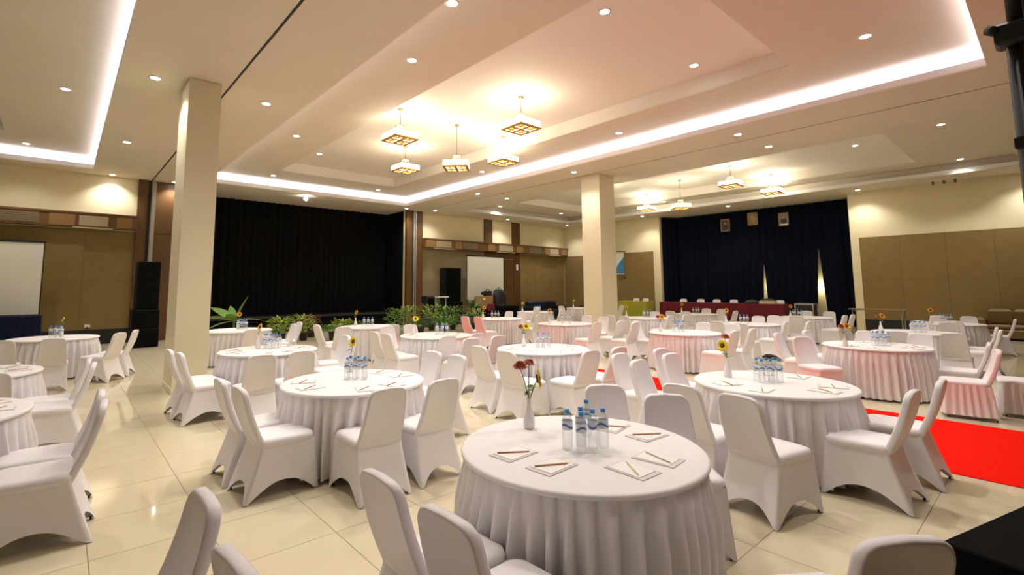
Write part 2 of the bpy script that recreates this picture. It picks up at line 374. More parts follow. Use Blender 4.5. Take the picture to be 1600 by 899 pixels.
# door group on the back wall
dw = trim(MB().box(16.9, 18.2, YB - .05, YB, 0, 3.72).box(19.05, 19.55, YB - .05, YB, 0, 3.72).box(18.2, 19.05, YB - .05, YB, 3.28, 3.72), MAT['wood'])
door = MB().box(18.24, 19.01, YB - .07, YB - .01, 0, 3.24).obj('door_1', MAT['wood'], kind='structure')
for z0, z1 in ((.15, 1.75), (1.85, 3.1)): MB().box(18.32, 18.93, YB - .085, YB - .06, z0, z1).obj('door_panel', MAT['wood'], door)
MB().tube([(18.33, YB - .12, 1.2), (18.33, YB - .12, 1.45)], .012).obj('door_handle', MAT['metal'], door)
trim(MB().box(16.9, 17.45, YB - .06, YB, 4.05, H), MAT['wood']); trim(MB().box(18.94, 19.54, YB - .06, YB, 4.05, H), MAT['wood'])
# pelmet boxes with grilles
def pelmet(xa, xb, pieces, lab):
    e = empty('pelmet', (xa, YB - .032, 3.62), label=lab, cat='wall shelf')
    MB().box(0, xb - xa, -.34, 0, 0.40, .46).obj('top_board', MAT['wood_h'], e)
    MB().box(0, xb - xa, -.30, 0, 0.0, .40).obj('box_body', MAT['wood_h'], e)
    for a_, b_, kind_ in pieces:
        if kind_ == 'wood': MB().box(a_ - xa, b_ - xa, -.325, -.30, .03, .37).obj('face_block', MAT['wood_pale'], e)
        else:
            gmat = MAT['grille'] if kind_ == 'grille' else MAT['grille_dark']
            gp = MB().box(a_ - xa, b_ - xa, -.315, -.30, .05, .36).obj('air_grille', gmat, e)
            s_ = MB()
            for z in range(5): s_.cbox((a_ + b_) / 2 - xa, -.32, .09 + z * .058, b_ - a_ - .04, .014, .02)
            s_.obj('grille_slats', gmat, gp, kind='stuff')
            if kind_ == 'grille': MB().box(a_ - .15 - xa, b_ + .12 - xa, -.36, -.28, -.035, 0.0).obj('air_deflector', MAT['grille'], e)
pelmet(-4.4, 1.73, [(-3.6, -2.4, 'grille'), (-2.2, -1.75, 'wood'), (-1.6, -.65, 'dark'), (-.42, .18, 'wood'), (.40, .98, 'grille') if False else (.02 + .25, .98, 'grille'), (1.2, 1.6, 'wood')], 'long wooden pelmet with air grilles on the back wall above the left projector screen')
pelmet(12.95, XR - .04, [(13.0, 13.55, 'wood'), (13.6, 14.5, 'grille'), (14.75, 15.15, 'wood'), (15.2, 16.2, 'dark'), (16.9, 17.4, 'wood'), (17.7, 18.7, 'grille'), (19.0, 19.5, 'wood'), (20.0, 21.0, 'dark'), (21.3, 21.7, 'wood'), (21.75, 22.5, 'grille'), (22.8, 23.25, 'wood')], 'long wooden pelmet with air grilles on the back wall right of the dark stage')
# pillars
for nm, (xa, xb, ya, yb), lab in (('pillar', (1.45, 1.95, 9.5, 10.4), 'square cream pillar on the left, rising beside the tables in front of the dark stage'), ('pillar', (12.86, 13.66, 9.36, 10.08), 'square cream pillar in the middle of the hall behind the round tables')):
    e = empty(nm, ((xa + xb) / 2, (ya + yb) / 2, 0), label=lab, cat='pillar')
    hx, hy = (xb - xa) / 2, (yb - ya) / 2
    MB().bevbox(0, 0, H / 2, 2 * hx, 2 * hy, H, .012).obj('shaft', MAT['column'], e)
    MB().bevbox(0, 0, .05, 2 * hx + .02, 2 * hy + .02, .10, .008).obj('skirting', MAT['column'], e)

# ---- dark stage
st = empty('stage', (7.7, 21.5, 0), label='low dark stage platform at the foot of the black backdrop', cat='stage')
MB().box(-4.4, 4.35, -1.6, 2.4, 0, .62).obj('platform', MAT['black'], st)
MB().box(-4.4, 4.35, -1.68, -1.6, .56, .64).obj('nosing', MAT['black_pl'], st)
MB().box(3.1, 3.29, YB + .2, 24, 0, H).obj('wall_stage_left', MAT['black'], kind='structure')
MB().box(12.09, 12.28, YB + .2, 24, 0, H).obj('wall_stage_right', MAT['black'], kind='structure')
MB().box(3.1, 12.28, 24.0, 24.2, 0, H).obj('wall_stage_back', MAT['black'], kind='structure')
def drape(name, pts, z0, z1, m_, amp=.05, per=.28, parent=None, **k):
    # hanging pleated cloth following a plan polyline; z0/z1 may be functions of length
    mb = MB(); out = []; L = 0
    for (a_, b_) in zip(pts[:-1], pts[1:]):
        a_ = Vector(a_); b_ = Vector(b_); n = max(2, int((b_ - a_).length / .045)); d = (b_ - a_).normalized(); nn = Vector((-d.y, d.x))
        for i in range(n + (1 if b_ == Vector(pts[-1]) else 0)):
            t = i / n; s_ = L + t * (b_ - a_).length
            off = amp * (sin(2 * pi * s_ / per + 1.3 * sin(s_ * 2.1)) + .4 * sin(2 * pi * s_ / per * 2.3))
            out.append((a_ + d * (t * (b_ - a_).length) + nn * off, s_))
        L += (b_ - a_).length
    nz = 6; v = []; f = []
    for p, s_ in out:
        for j in range(nz): z = z0 + (z1 - z0) * j / (nz - 1); v.append((p.x, p.y, z))
    for i in range(len(out) - 1):
        for j in range(nz - 1): f.append((i * nz + j, (i + 1) * nz + j, (i + 1) * nz + j + 1, i * nz + j + 1))
    mb.add(v, f, True)
    return mb.obj(name, m_, parent, **k)
drape('backdrop_curtain', [(3.4, 21.6), (12.0, 21.6)], .63, H, MAT['black'], label='huge black backdrop curtain hanging behind the stage between pillar and wooden posts', cat='curtain')
# small stage spotlight at the ceiling edge
e = empty('stage_spotlight', (7.09, 19.2, 5.35), label='small white spotlight on the ceiling edge above the dark stage', cat='light')
MB().lathe([(.05, -.03), (.05, 0)], 12).obj('base', MAT['lamp_off'], e)
MB().tube([(0, 0, -.03), (0, -.02, -.10)], .012).obj('arm', MAT['lamp_off'], e)
MB().tube([(0, .06, -.10), (0, -.10, -.13)], [.04, .07], 14).obj('lamp_head', MAT['lamp'], e)

# ---- navy curtain alcove on the right wall
cur = empty('stage_curtain', (XR + 1.0, 9.3, 0), label='tall navy black curtain filling the alcove behind the maroon table', cat='curtain')
cx_, cy_ = XR + 1.0, 9.3
def panel_curtain(pts, z0, z1, cut_a=None, cut_b=None):
    mb = MB(); a_, b_ = Vector(pts[0]), Vector(pts[1]); Lc = (b_ - a_).length; d = (b_ - a_) / Lc; nn = Vector((-d.y, d.x))
    n = int(Lc / .05); nz = 24; v = []; f = []
    for j in range(nz):
        z = z0 + (z1 - z0) * j / (nz - 1)
        sa = cut_a(z) if cut_a else 0; sb = Lc - (cut_b(z) if cut_b else 0)
        for i in range(n + 1):
            s_ = sa + (sb - sa) * i / n; s0 = Lc * i / n
            off = .05 * sin(2 * pi * s0 / .30 + sin(s0 * 2.3)) + .02 * sin(2 * pi * s0 / .13)
            p = a_ + d * s_ + nn * off; v.append((p.x - cx_, p.y - cy_, z))
    for j in range(nz - 1):
        for i in range(n): f.append((j * (n + 1) + i, j * (n + 1) + i + 1, (j + 1) * (n + 1) + i + 1, (j + 1) * (n + 1) + i))
    mb.add(v, f, True); return mb.obj('curtain_panel', MAT['navy'], cur)
zc0, zc1 = .05, 5.31
def tri(zt, wmax): return lambda z: ((zt - z) / (zt - .6)) * wmax if z < zt else -min(.12, (z - zt) * .6)
panel_curtain([(XR + .15, 13.3), (XR + 1.0, 12.85)], zc0, 5.3)
panel_curtain([(XR + .98, 12.95), (XR + 1.0, 8.78)], zc0, zc1, None, tri(2.75, .10))
panel_curtain([(XR + 1.0, 8.76), (XR + 1.0, 6.60)], zc0, zc1, tri(2.75, .08), tri(3.4, .17))
panel_curtain([(XR + 1.0, 6.58), (XR + 1.0, 5.24)], zc0, zc1, tri(3.4, .16), None)
def area_light(name, loc, rot, sx, sy, power, col):
    l = bpy.data.lights.new(name, 'AREA'); l.shape = 'RECTANGLE'; l.size = sx; l.size_y = sy; l.energy = power; l.color = col
    o = bpy.data.objects.new(name, l); C.objects.link(o); o.location = loc; o.rotation_euler = rot; return o
# unseen fill lights added behind the curtain: makes the pale wall show in the gaps
for yy in (6.7, 8.6):
    l = bpy.data.lights.new('curtain_gap_fill', 'POINT'); l.energy = 12; l.color = (1, .9, .6); l.shadow_soft_size = .1
    o = bpy.data.objects.new('curtain_gap_fill', l); C.objects.link(o); o.location = (XR + 1.3, yy, 1.7)
# framed portraits high on the curtain
def framed(loc, w, h, lab, kind_):
    e = empty('framed_picture', loc, rz=0, label=lab, cat='picture')
    fr = MB()
    fr.box(-.03, .0, -w / 2, -w / 2 + .05, 0, h).box(-.03, .0, w / 2 - .05, w / 2, 0, h).box(-.03, 0, -w / 2, w / 2, 0, .05).box(-.03, 0, -w / 2, w / 2, h - .05, h)
    fr.obj('frame', MAT['frame_gold'], e)
    if kind_ == 'p1': bg = mat('portrait_backing_dark', (.10, .045, .03), .5)
    elif kind_ == 'p2': bg = mat('emblem_backing', (.20, .15, .07), .5)
    else: bg = mat('portrait_backing_grey', (.22, .20, .18), .5)
    MB().box(-.015, -.002, -w / 2 + .04, w / 2 - .04, .04, h - .04).obj('picture_sheet', bg, e)
    m1 = mat('print_tone', (.03, .03, .04), .6); m2 = mat('print_skin_tone', (.38, .22, .13), .6)
    if kind_ in ('p1', 'p3'):
        MB().lathe([(.0, 0), (.001, 0)], 8)
        def disc(cy, cz, ry, rz, x, m_, nm):
            v = [(x, cy + ry * cos(2 * pi * i / 20), cz + rz * sin(2 * pi * i / 20)) for i in range(20)]
            MB().add(v, [tuple(range(20))]).obj(nm, m_, e)
        disc(0, .22, .13, .13, -.018, m1, 'printed_shoulders'); disc(0, .38, .055, .07, -.020, m2, 'printed_head')
        if kind_ == 'p3': MB().box(-.022, -.016, -w / 2 + .06, w / 2 - .06, .05, .10).obj('caption_strip', MAT['label_w'], e)
    else:
        v = [(-.018, 0, .18), (-.018, .10, .40), (-.018, .15, .26), (-.018, .05, .14), (-.018, -.05, .14), (-.018, -.15, .26), (-.018, -.10, .40), (-.018, 0, .48)]
        MB().add(v, [(0, 3, 2, 1), (0, 1, 7), (0, 7, 6), (0, 6, 5, 4), (0, 4, 3)]).obj('printed_crest', MAT['brass'], e)
framed((XR + .90, 10.37, 4.38), .44, .60, 'framed dark portrait high on the curtain, leftmost of the three', 'p1')
framed((XR + .90, 9.11, 4.56), .44, .60, 'framed golden emblem hanging between the two portraits on the curtain', 'p2')
framed((XR + .90, 7.81, 4.40), .40, .60, 'framed portrait with pale caption high on the curtain, rightmost of the three', 'p3')
# poster beside the middle pillar
e = empty('wall_poster', (XR - .03, 16.05, 2.2), label='framed poster with blue and white shapes beside the middle pillar', cat='poster')
pw = .62; ph = 1.5
fr = MB().box(-.04, 0, -pw, -pw + .05, 0, ph).box(-.04, 0, pw - .05, pw, 0, ph).box(-.04, 0, -pw, pw, 0, .05).box(-.04, 0, -pw, pw, ph - .05, ph); fr.obj('frame', MAT['frame_gold'], e)
MB().box(-.02, -.005, -pw + .05, pw - .05, .05, ph - .05).obj('poster_sheet', MAT['screen'], e)
MB().add([(-.024, -.57, .25), (-.024, .10, .25), (-.024, -.15, .75), (-.024, -.57, 1.2)], [(0, 1, 2, 3)]).obj('printed_blue_shape', MAT['blue_art'], e)
MB().box(-.023, -.018, -.57, .57, .05, .22).obj('printed_ochre_band', MAT['leather_t'], e)
# ---- red carpet
MB().bevbox(7.43, 6.1, .004, 2.36, 13.8, .008, .003).obj('red_carpet', MAT['carpet'], label='long bright red carpet runner on the tiled floor between the tables', cat='carpet')

# ================================================================== LIGHTS
def downlight_mesh():
    return MB().lathe([(.075, -.012), (.10, -.012), (.105, 0), (.075, 0)], 20, cap=False).mesh('trim_ring', MAT['lamp_off']), MB().lathe([(.0, -.006), (.074, -.006)], 20, cap=False).mesh('lens', MAT['lamp'])
TR, LN = downlight_mesh()
spot = bpy.data.lights.new('downlight_beam', 'SPOT'); spot.energy = DOWN_W; spot.color = (1.0, .965, .915); spot.spot_size = radians(125); spot.spot_blend = .7; spot.shadow_soft_size = .07
spot_strong = spot.copy(); spot_strong.energy = DOWN_W * 1.5; spot.energy = DOWN_W * .92
DL = [(1.0, 9.93, H, 'in front of the left pillar'), (1.0, 14.84, H, 'left of the left pillar'), (1.0, 19.45, H, 'close to the back wall above the left wooden post'), (1.0, 4.8, H, ''),
 (2.84, 9.95, H, 'just right of the left pillar top'), (2.71, 19.45, H, 'at the left pillar edge above the wood panel'), (2.84, 4.8, H, ''), (2.84, 14.8, H, ''),
 (-.2, 12.76, Z1, 'in the left ceiling recess, farther one'), (-1.0, 18.3, Z1, 'in the left ceiling recess by the far cove'), (-.2, 7.2, Z1, ''),
 (4.46, 12.86, Z1, 'in the centre recess left ring, farther one'), (4.46, 7.17, Z1, 'in the centre recess left ring, nearest large one'), (5.48, 18.0, Z1, 'in the far ring above the dark stage, left one'), (9.65, 18.0, Z1, 'in the far ring above the dark stage, right one'),
 (6.1, 15.4, Z2, 'in the raised panel beside the hindmost pendant'), (10.85, 12.8, Z1, 'in the centre recess, right of the middle pendant'), (10.82, 7.2, Z1, 'in the centre recess right ring below the raised panel edge'), (9.24, 4.38, Z2, 'in the raised panel right of the nearest pendant'), (6.29, 4.38, Z2, 'in the raised panel at the top centre'), (9.6, 1.73, Z1, 'in the centre recess near the right end of the cove'), (5.6, 1.73, Z1, ''), (3.95, 5.3, Z1, 'cut by the top edge of the view, left of centre'),
 (12.07, 14.5, H, 'on the soffit between cove and track, farthest one'), (12.1, 9.76, H, 'on the soffit beside the top of the middle pillar'), (12.1, 4.75, H, 'on the soffit between cove and track, nearest one'), (11.8, 19.28, H, 'above the right end of the dark stage'),
 (13.6, 14.47, H, 'right of the track, farther one before the brown wall'), (13.14, 18.93, H, 'close to the back wall beside the wooden stage post'), (13.78, 4.67, H, 'right of the track, nearest one above the red carpet side'), (13.7, 9.7, H, ''),
 (16.26, 17.8, Z1, 'in the right recess far ring, left one'), (20.41, 17.4, Z1, 'in the right recess far ring, right one'), (17.9, 18.98, H, 'over the two wooden strips of the back wall'), (22.29, 18.58, H, 'in the far corner of the hall'),
 (18.5, 3.82, Z2, 'in the right raised panel right of the pendants'), (16.44, 1.62, Z1, 'in the right recess, large one near the lighting pole'), (21.5, 1.75, Z1, 'in the right recess above the track spot rail'), (22.7, 4.72, H, 'at the right end of the navy curtain'), (22.67, 9.5, H, 'in front of the middle of the navy curtain'), (22.5, 13.77, H, 'at the left end of the navy curtain'),
 (21.4, 11.9, Z1, 'in the right recess between the two hanging pendants'), (21.4, 6.8, Z1, 'in the right recess behind the rightmost pendant'),
 (22.7, 0.3, H, ''), (2.84, 0.1, H, ''), (12.1, 0.1, H, '')]  # blank ones are unseen, added to fill in the light
for x, y, z, d in DL:
    if d == '':
        lab = 'small round recessed ceiling downlight added out of view'
    else: lab = 'round white recessed ceiling downlight ' + d
    e = empty('downlight', (x, y, z), label=lab, cat='light', group='recessed downlights in the ceiling')
    link('trim_ring', TR, e); link('lens', LN, e)
    l = bpy.data.objects.new('beam', spot_strong if (3.7 < x < 11.2 and z > H + .1) else spot); C.objects.link(l); l.parent = e; l.location = (0, 0, -.03)

def make_pendant(dz):
    e = empty('pendant_lamp')
    s = .62; hb = .15
    MB().lathe([(.0, 0), (.07, 0), (.065, -.03), (.02, -.07), (.0, -.07)], 16, cap=False).obj('canopy', MAT['brass'], e)
    top = -dz + .36
    MB().tube([(0, 0, -.06), (0, 0, top)], .009).obj('rod', MAT['brass'], e)
    MB().bevbox(0, 0, top, .18, .18, .03, .008).obj('hub', MAT['brass'], e)
    for a_, b_ in ((1, 1), (1, -1), (-1, 1), (-1, -1)):
        MB().tube([(a_ * .06, b_ * .06, top), (a_ * .08, b_ * .08, top - .08), (a_ * .15, b_ * .15, -dz + hb)], .009, 6).obj('stay', MAT['brass'], e)
    z0 = -dz; t_ = .02
    # frosted sides, with a sloped profile
    for k in range(4):
        R_ = Matrix.Rotation(k * pi / 2, 4, 'Z')
        MB().cbox(0, -s / 2, z0 + hb / 2 + .03, s, t_, hb, R_).obj('frosted_side', MAT['shade'], e)
        MB().cbox(0, -s / 2, z0 + .02, s + .03, .03, .03, R_).obj('lower_rail', MAT['brass_lit'], e)
    lt = MB()
    for u in (-.31, -.16, 0, .16, .31):
        w_ = .07 if abs(u) in (.31, 0) else .02
        lt.cbox(u * .95, 0, z0 + .01, w_, s, .012).cbox(0, u * .95, z0 + .008, s, w_, .012)
    lt.obj('bottom_lattice', MAT['brass_lit'], e)
    for a_, b_ in ((1, 1), (1, -1), (-1, 1), (-1, -1)):
        MB().cbox(a_ * .15, b_ * .15, z0 + .03, .22, .22, .012).obj('glowing_pane', MAT['glow'], e)
    l = bpy.data.lights.new('pendant_glow', 'POINT'); l.energy = PEND_W; l.color = (1, .93, .76); l.shadow_soft_size = .2
    o = bpy.data.objects.new('pendant_glow', l); C.objects.link(o); o.parent = e; o.location = (0, 0, z0 + .25)
    return e
PEND = [(6.03, 10.2, .80, 0, 'square brass and frosted glass pendant, leftmost of the centre cluster'), (7.8, 12.85, .80, 0, 'square brass and frosted glass pendant, farthest of the centre cluster'), (7.8, 10.25, 1.22, pi / 4, 'square brass and frosted glass pendant hanging lowest on a long rod, middle of the cluster'), (7.75, 7.75, .78, 0, 'square brass and frosted glass pendant, nearest and largest looking'), (9.45, 10.2, .80, 0, 'square brass and frosted glass pendant, rightmost of the centre cluster'),
 (20.7, 12.4, .78, 0, 'brass pendant over the right bay, the one nearest the middle pillar'), (19.0, 9.85, 1.2, pi / 4, 'brass pendant over the right bay hanging on a long rod'), (18.1, 7.45, .78, 0, 'brass pendant over the right bay, nearest one, highest in the picture'), (20.75, 7.0, .78, 0, 'brass pendant over the right bay, the one farthest right'), (17.2, 12.4, .78, 0, 'brass pendant over the right bay hidden by the middle pillar')]
for x, y, dz, rz, lab in PEND:
    e = make_pendant(dz); e.location = (x, y, Z2); e.rotation_euler = (0, 0, rz); setp(e, lab, 'light', 'square pendant lamps under the raised ceilings')
# ceiling spot rail on the right
e = empty('spot_rail', (22.6, 2.3, H), label='short ceiling rail with three small spots near the right wall', cat='light')
MB().box(-.02, .02, -.35, .35, -.05, 0).obj('rail', MAT['lamp_off'], e)
for k in (-.28, 0, .28): MB().tube([(0, k, -.05), (0.03, k, -.17)], [.03, .045], 10).obj('spot_head', MAT['table_brown'], e)

# ================================================================== TABLES
R_T = 0.715
def top_mesh():
    prof = [(.0, .752), (R_T - .02, .752), (R_T - .006, .750), (R_T, .745), (R_T + .003, .738), (R_T + .001, .727), (R_T - .008, .722)]
    v = [(0, 0, .752)]; n = 72; f = []
    pr_ = prof[1:]
    for r, z in pr_:
        for i in range(n): v.append((r * cos(2 * pi * i / n), r * sin(2 * pi * i / n), z))
    for i in range(n): f.append((0, 1 + i, 1 + (i + 1) % n))
    for q in range(len(pr_) - 1):
        for i in range(n): f.append((1 + q * n + i, 1 + q * n + (i + 1) % n, 1 + (q + 1) * n + (i + 1) % n, 1 + (q + 1) * n + i))
    return MB().add(v, f, True).mesh('tabletop_cover', MAT['cloth'])
def skirt_mesh(seed):
    rnd = random.Random(seed); n_pl = 44; per = 14; n = n_pl * per; nz = 9
    ang = []; 
    wts = [rnd.uniform(.7, 1.4) for _ in range(n_pl)]; s_ = sum(wts); acc = 0; edges = [0]
    for w_ in wts: acc += w_ / s_ * 2 * pi; edges.append(acc)
    amps = [rnd.uniform(.5, 1.25) for _ in range(n_pl)]; ph = [rnd.uniform(-.5, .5) for _ in range(n_pl)]
    v = []; f = []
    for j in range(nz):
        t = j / (nz - 1); z = .728 - t * .70
        sp = min(1, t * 3.2)
        for p in range(n_pl):
            for k in range(per):
                u = k / per; th = edges[p] + (edges[p + 1] - edges[p]) * u
                # knife-edged at the top, soft and deeper at the hem
                knife = (u ** 2.2 if u < .8 else (1 - u) / .2 * (.8 ** 2.2))
                soft = .5 - .5 * cos(2 * pi * u)
                prof = knife * (1 - sp) + soft * sp
                r = R_T - .008 + (.026 + .050 * sp + .018 * t) * amps[p] * (prof - .5) + .012 * t * sin(3 * th + seed) + .02 * t
                r -= .010 * (1 - min(1, t * 12))
                v.append((r * cos(th + .01 * ph[p] * t), r * sin(th + .01 * ph[p] * t), z))
    for j in range(nz - 1):
        for i in range(n): f.append((j * n + i, j * n + (i + 1) % n, (j + 1) * n + (i + 1) % n, (j + 1) * n + i))
    return MB().add(v, f, True).mesh('pleated_skirt', MAT['skirt'])
TOP = top_mesh(); SK = [skirt_mesh(1), skirt_mesh(2)]
LEGM = MB().tube([(0, 0, 0), (0, 0, .69)], .018).mesh('leg', MAT['metal'])
TABLES = {1: (2.43, 1.96), 2: (2.36, 4.84), 3: (5.44, 1.95), 4: (2.52, 8.15), 5: (3.18, 12.53), 6: (5.94, 11.41), 7: (5.84, 8.36), 8: (5.81, 5.39), 9: (10.47, 11.54), 10: (10.28, 8.72), 11: (14.32, 13.65), 12: (18.49, 14.63), 13: (13.97, 8.60), 14: (10.07, 5.26), 15: (17.15, 8.52), 16: (13.58, 5.33), 17: (17.76, 5.27), 18: (10.03, 2.02), 19: (13.53, 2.06), 20: (17.23, 1.94), 21: (-0.05, 13.1), 22: (-0.82, 8.19), 23: (-0.83, 5.66)}
TD = {1: 'the foreground table', 2: 'the table left behind the foreground one', 3: 'the second largest table, by the carpet', 4: 'the table right of the left pillar', 5: 'the far table by the broad-leaved plant', 6: 'the table before the dark stage centre', 7: 'the table before the leafy hedge', 8: 'the centre table behind the foreground one',
 9: 'the far table under the projector screen', 10: 'the pinkish table left of middle pillar', 11: 'the far table before the black sofa', 12: 'the table half behind the middle pillar', 13: 'the table before the lime green one', 14: 'the pink table right of middle pillar', 15: 'the farther table before the maroon cloth', 16: 'the nearer table before the maroon cloth', 17: 'the far table before the equipment case', 18: 'the large pink table by the carpet', 19: 'the table behind the large pink one', 20: 'the farthest table by the khaki wall', 21: 'the table before the left projector screen', 22: 'the left-edge table, second nearest', 23: 'the left-edge table nearest the camera'}
for k, (x, y) in TABLES.items():
    e = empty('round_table', (x, y, 0), rz=random.uniform(0, 6), label='round white skirted table, ' + TD[k], cat='table', group='round skirted banquet tables')
    link('tabletop_cover', TOP, e); link('pleated_skirt', SK[k % 2], e)
    for a_ in range(4): link('leg', LEGM, e, loc=(.42 * cos(a_ * pi / 2), .42 * sin(a_ * pi / 2), 0))

# ================================================================== CHAIRS
def chair_meshes():
    # seat cushion
    def rr(hx, hy, r, n=6, fr=0.0):
        pts = []
        for (sx, sy, a0) in ((1, 1, 0), (-1, 1, pi / 2), (-1, -1, pi), (1, -1, 1.5 * pi)):
            for i in range(n + 1):
                a_ = a0 + pi / 2 * i / n; x = sx * (hx - r) + r * cos(a_); y = sy * (hy - r) + r * sin(a_)
                if y > 0: y += fr * (1 - (x / hx) ** 2)
                pts.append((x, y))
        return pts
    v = []; f = []
    rings = [(.195, .205, .395), (.212, .222, .41), (.216, .226, .44), (.208, .218, .462), (.18, .19, .474), (.09, .10, .480)]
    for hx, hy, z in rings:
        for x, y in rr(hx, hy, min(.06, hx * .4), fr=.025): v.append((x, y, z))
    n = len(v) // len(rings)
    for q in range(len(rings) - 1):
        for i in range(n): f.append((q * n + i, q * n + (i + 1) % n, (q + 1) * n + (i + 1) % n, (q + 1) * n + i))
    f.append(tuple(range((len(rings) - 1) * n, len(rings) * n)))
    seat = MB().add(v, f, True).mesh('seat', MAT['spandex'])
    # backrest slab: rounded top, tapering, leaning back, slightly curved
    v = []; f = []
    def outline(n=40):
        pts = []   # (x, z) up from the seat, z in 0..1 height
        hw0, hw1, r = .202, .170, .075; z0, z1 = .40, .885
        for i in range(9): t = i / 8; pts.append((hw0 + (hw1 - hw0) * t, z0 + (z1 - r - z0) * t))
        for i in range(1, 9):
            a_ = pi / 2 * i / 8; pts.append((hw1 - r + r * cos(a_), z1 - r + r * sin(a_)))
        for i in range(1, 4): pts.append(((hw1 - r) * (1 - i / 4), z1 + .006 * i / 4))
        return pts
    half = outline(); full = half + [(0, half[-1][1] + .002)] + [(-x, z) for x, z in reversed(half)]
    def yb(z): t = (z - .40) / .485; return -.185 - .165 * t - .02 * sin(pi * t)
    lay = [(-.022, .925), (-.027, .965), (-.019, .993), (0, 1.0), (.019, .993), (.026, .96), (.021, .915)]
    N_ = len(full)
    for dy, k in lay:
        for x, z in full:
            zz = .40 + (z - .40) * (1 - (1 - k) * .55); v.append((x * k, yb(zz) + dy, zz))
    for q in range(len(lay) - 1):
        for i in range(N_ - 1): f.append((q * N_ + i, q * N_ + i + 1, (q + 1) * N_ + i + 1, (q + 1) * N_ + i))
    # faces front/back as strips between left and right halves
    for q, flip in ((0, True), (len(lay) - 1, False)):
        b_ = q * N_
        for i in range(N_ // 2 - 0):
            j = N_ - 1 - i
            if i + 1 < j - 1: f.append((b_ + i, b_ + i + 1, b_ + j - 1, b_ + j))
            elif i + 1 == j - 1: f.append((b_ + i, b_ + i + 1, b_ + j))
    back = MB().add(v, f, True).mesh('backrest', MAT['spandex'])
    # stretched skirt with arches between the feet
    top = []; bot = []; arch = []
    ns = 18
    ct = [(.205, .225), (-.205, .225), (-.205, -.205), (.205, -.205)]
    cb = [(.232, .262), (-.232, .262), (-.235, -.345), (.235, -.345)]
    for c in range(4):
        d = (c + 1) % 4
        for i in range(ns):
            u = i / ns
            top.append((ct[c][0] * (1 - u) + ct[d][0] * u, ct[c][1] * (1 - u) + ct[d][1] * u))
            bot.append((cb[c][0] * (1 - u) + cb[d][0] * u, cb[c][1] * (1 - u) + cb[d][1] * u))
            q = abs(2 * u - 1)
            arch.append((.115 if c in (0, 2) else .125) * max(0, 1 - (q / .90) ** 2.4))
    v = []; f = []; n = len(top); nz = 8; zt = .425
    for j in range(nz):
        t = j / (nz - 1)
        for i in range(n):
            z = zt + (arch[i] + .004 - zt) * t; u = (zt - z) / zt
            k = u ** 1.15
            x = top[i][0] * (1 - k) + bot[i][0] * k; y = top[i][1] * (1 - k) + bot[i][1] * k
            c = i % ns / ns; inn = .02 * sin(pi * c) * sin(pi * min(1, u)) ; L_ = math.hypot(x, y)
            x -= inn * x / L_; y -= inn * y / L_
            v.append((x, y, z))
    for j in range(nz - 1):
        for i in range(n): f.append((j * n + i, j * n + (i + 1) % n, (j + 1) * n + (i + 1) % n, (j + 1) * n + i))
    skirt = MB().add(v, f, True).mesh('stretch_skirt', MAT['spandex'])
    foot = MB().lathe([(.007, 0), (.009, .008), (.007, .02)], 8).mesh('foot', MAT['foot'])
    return seat, back, skirt, foot, cb
SEAT, BACK, CSK, FOOT, CB = chair_meshes()
def place_chair(x, y, deg, lab, group, far=False):
    e = empty('banquet_chair', (x, y, 0), rz=radians(deg - 90), label=lab, cat='chair', group=group)
    link('backrest', BACK, e); link('seat', SEAT, e); link('stretch_skirt', CSK, e)
    if not far:
        for a_, b_ in CB: link('foot', FOOT, e, loc=(a_ * .88, b_ * .92, 0))
    return e
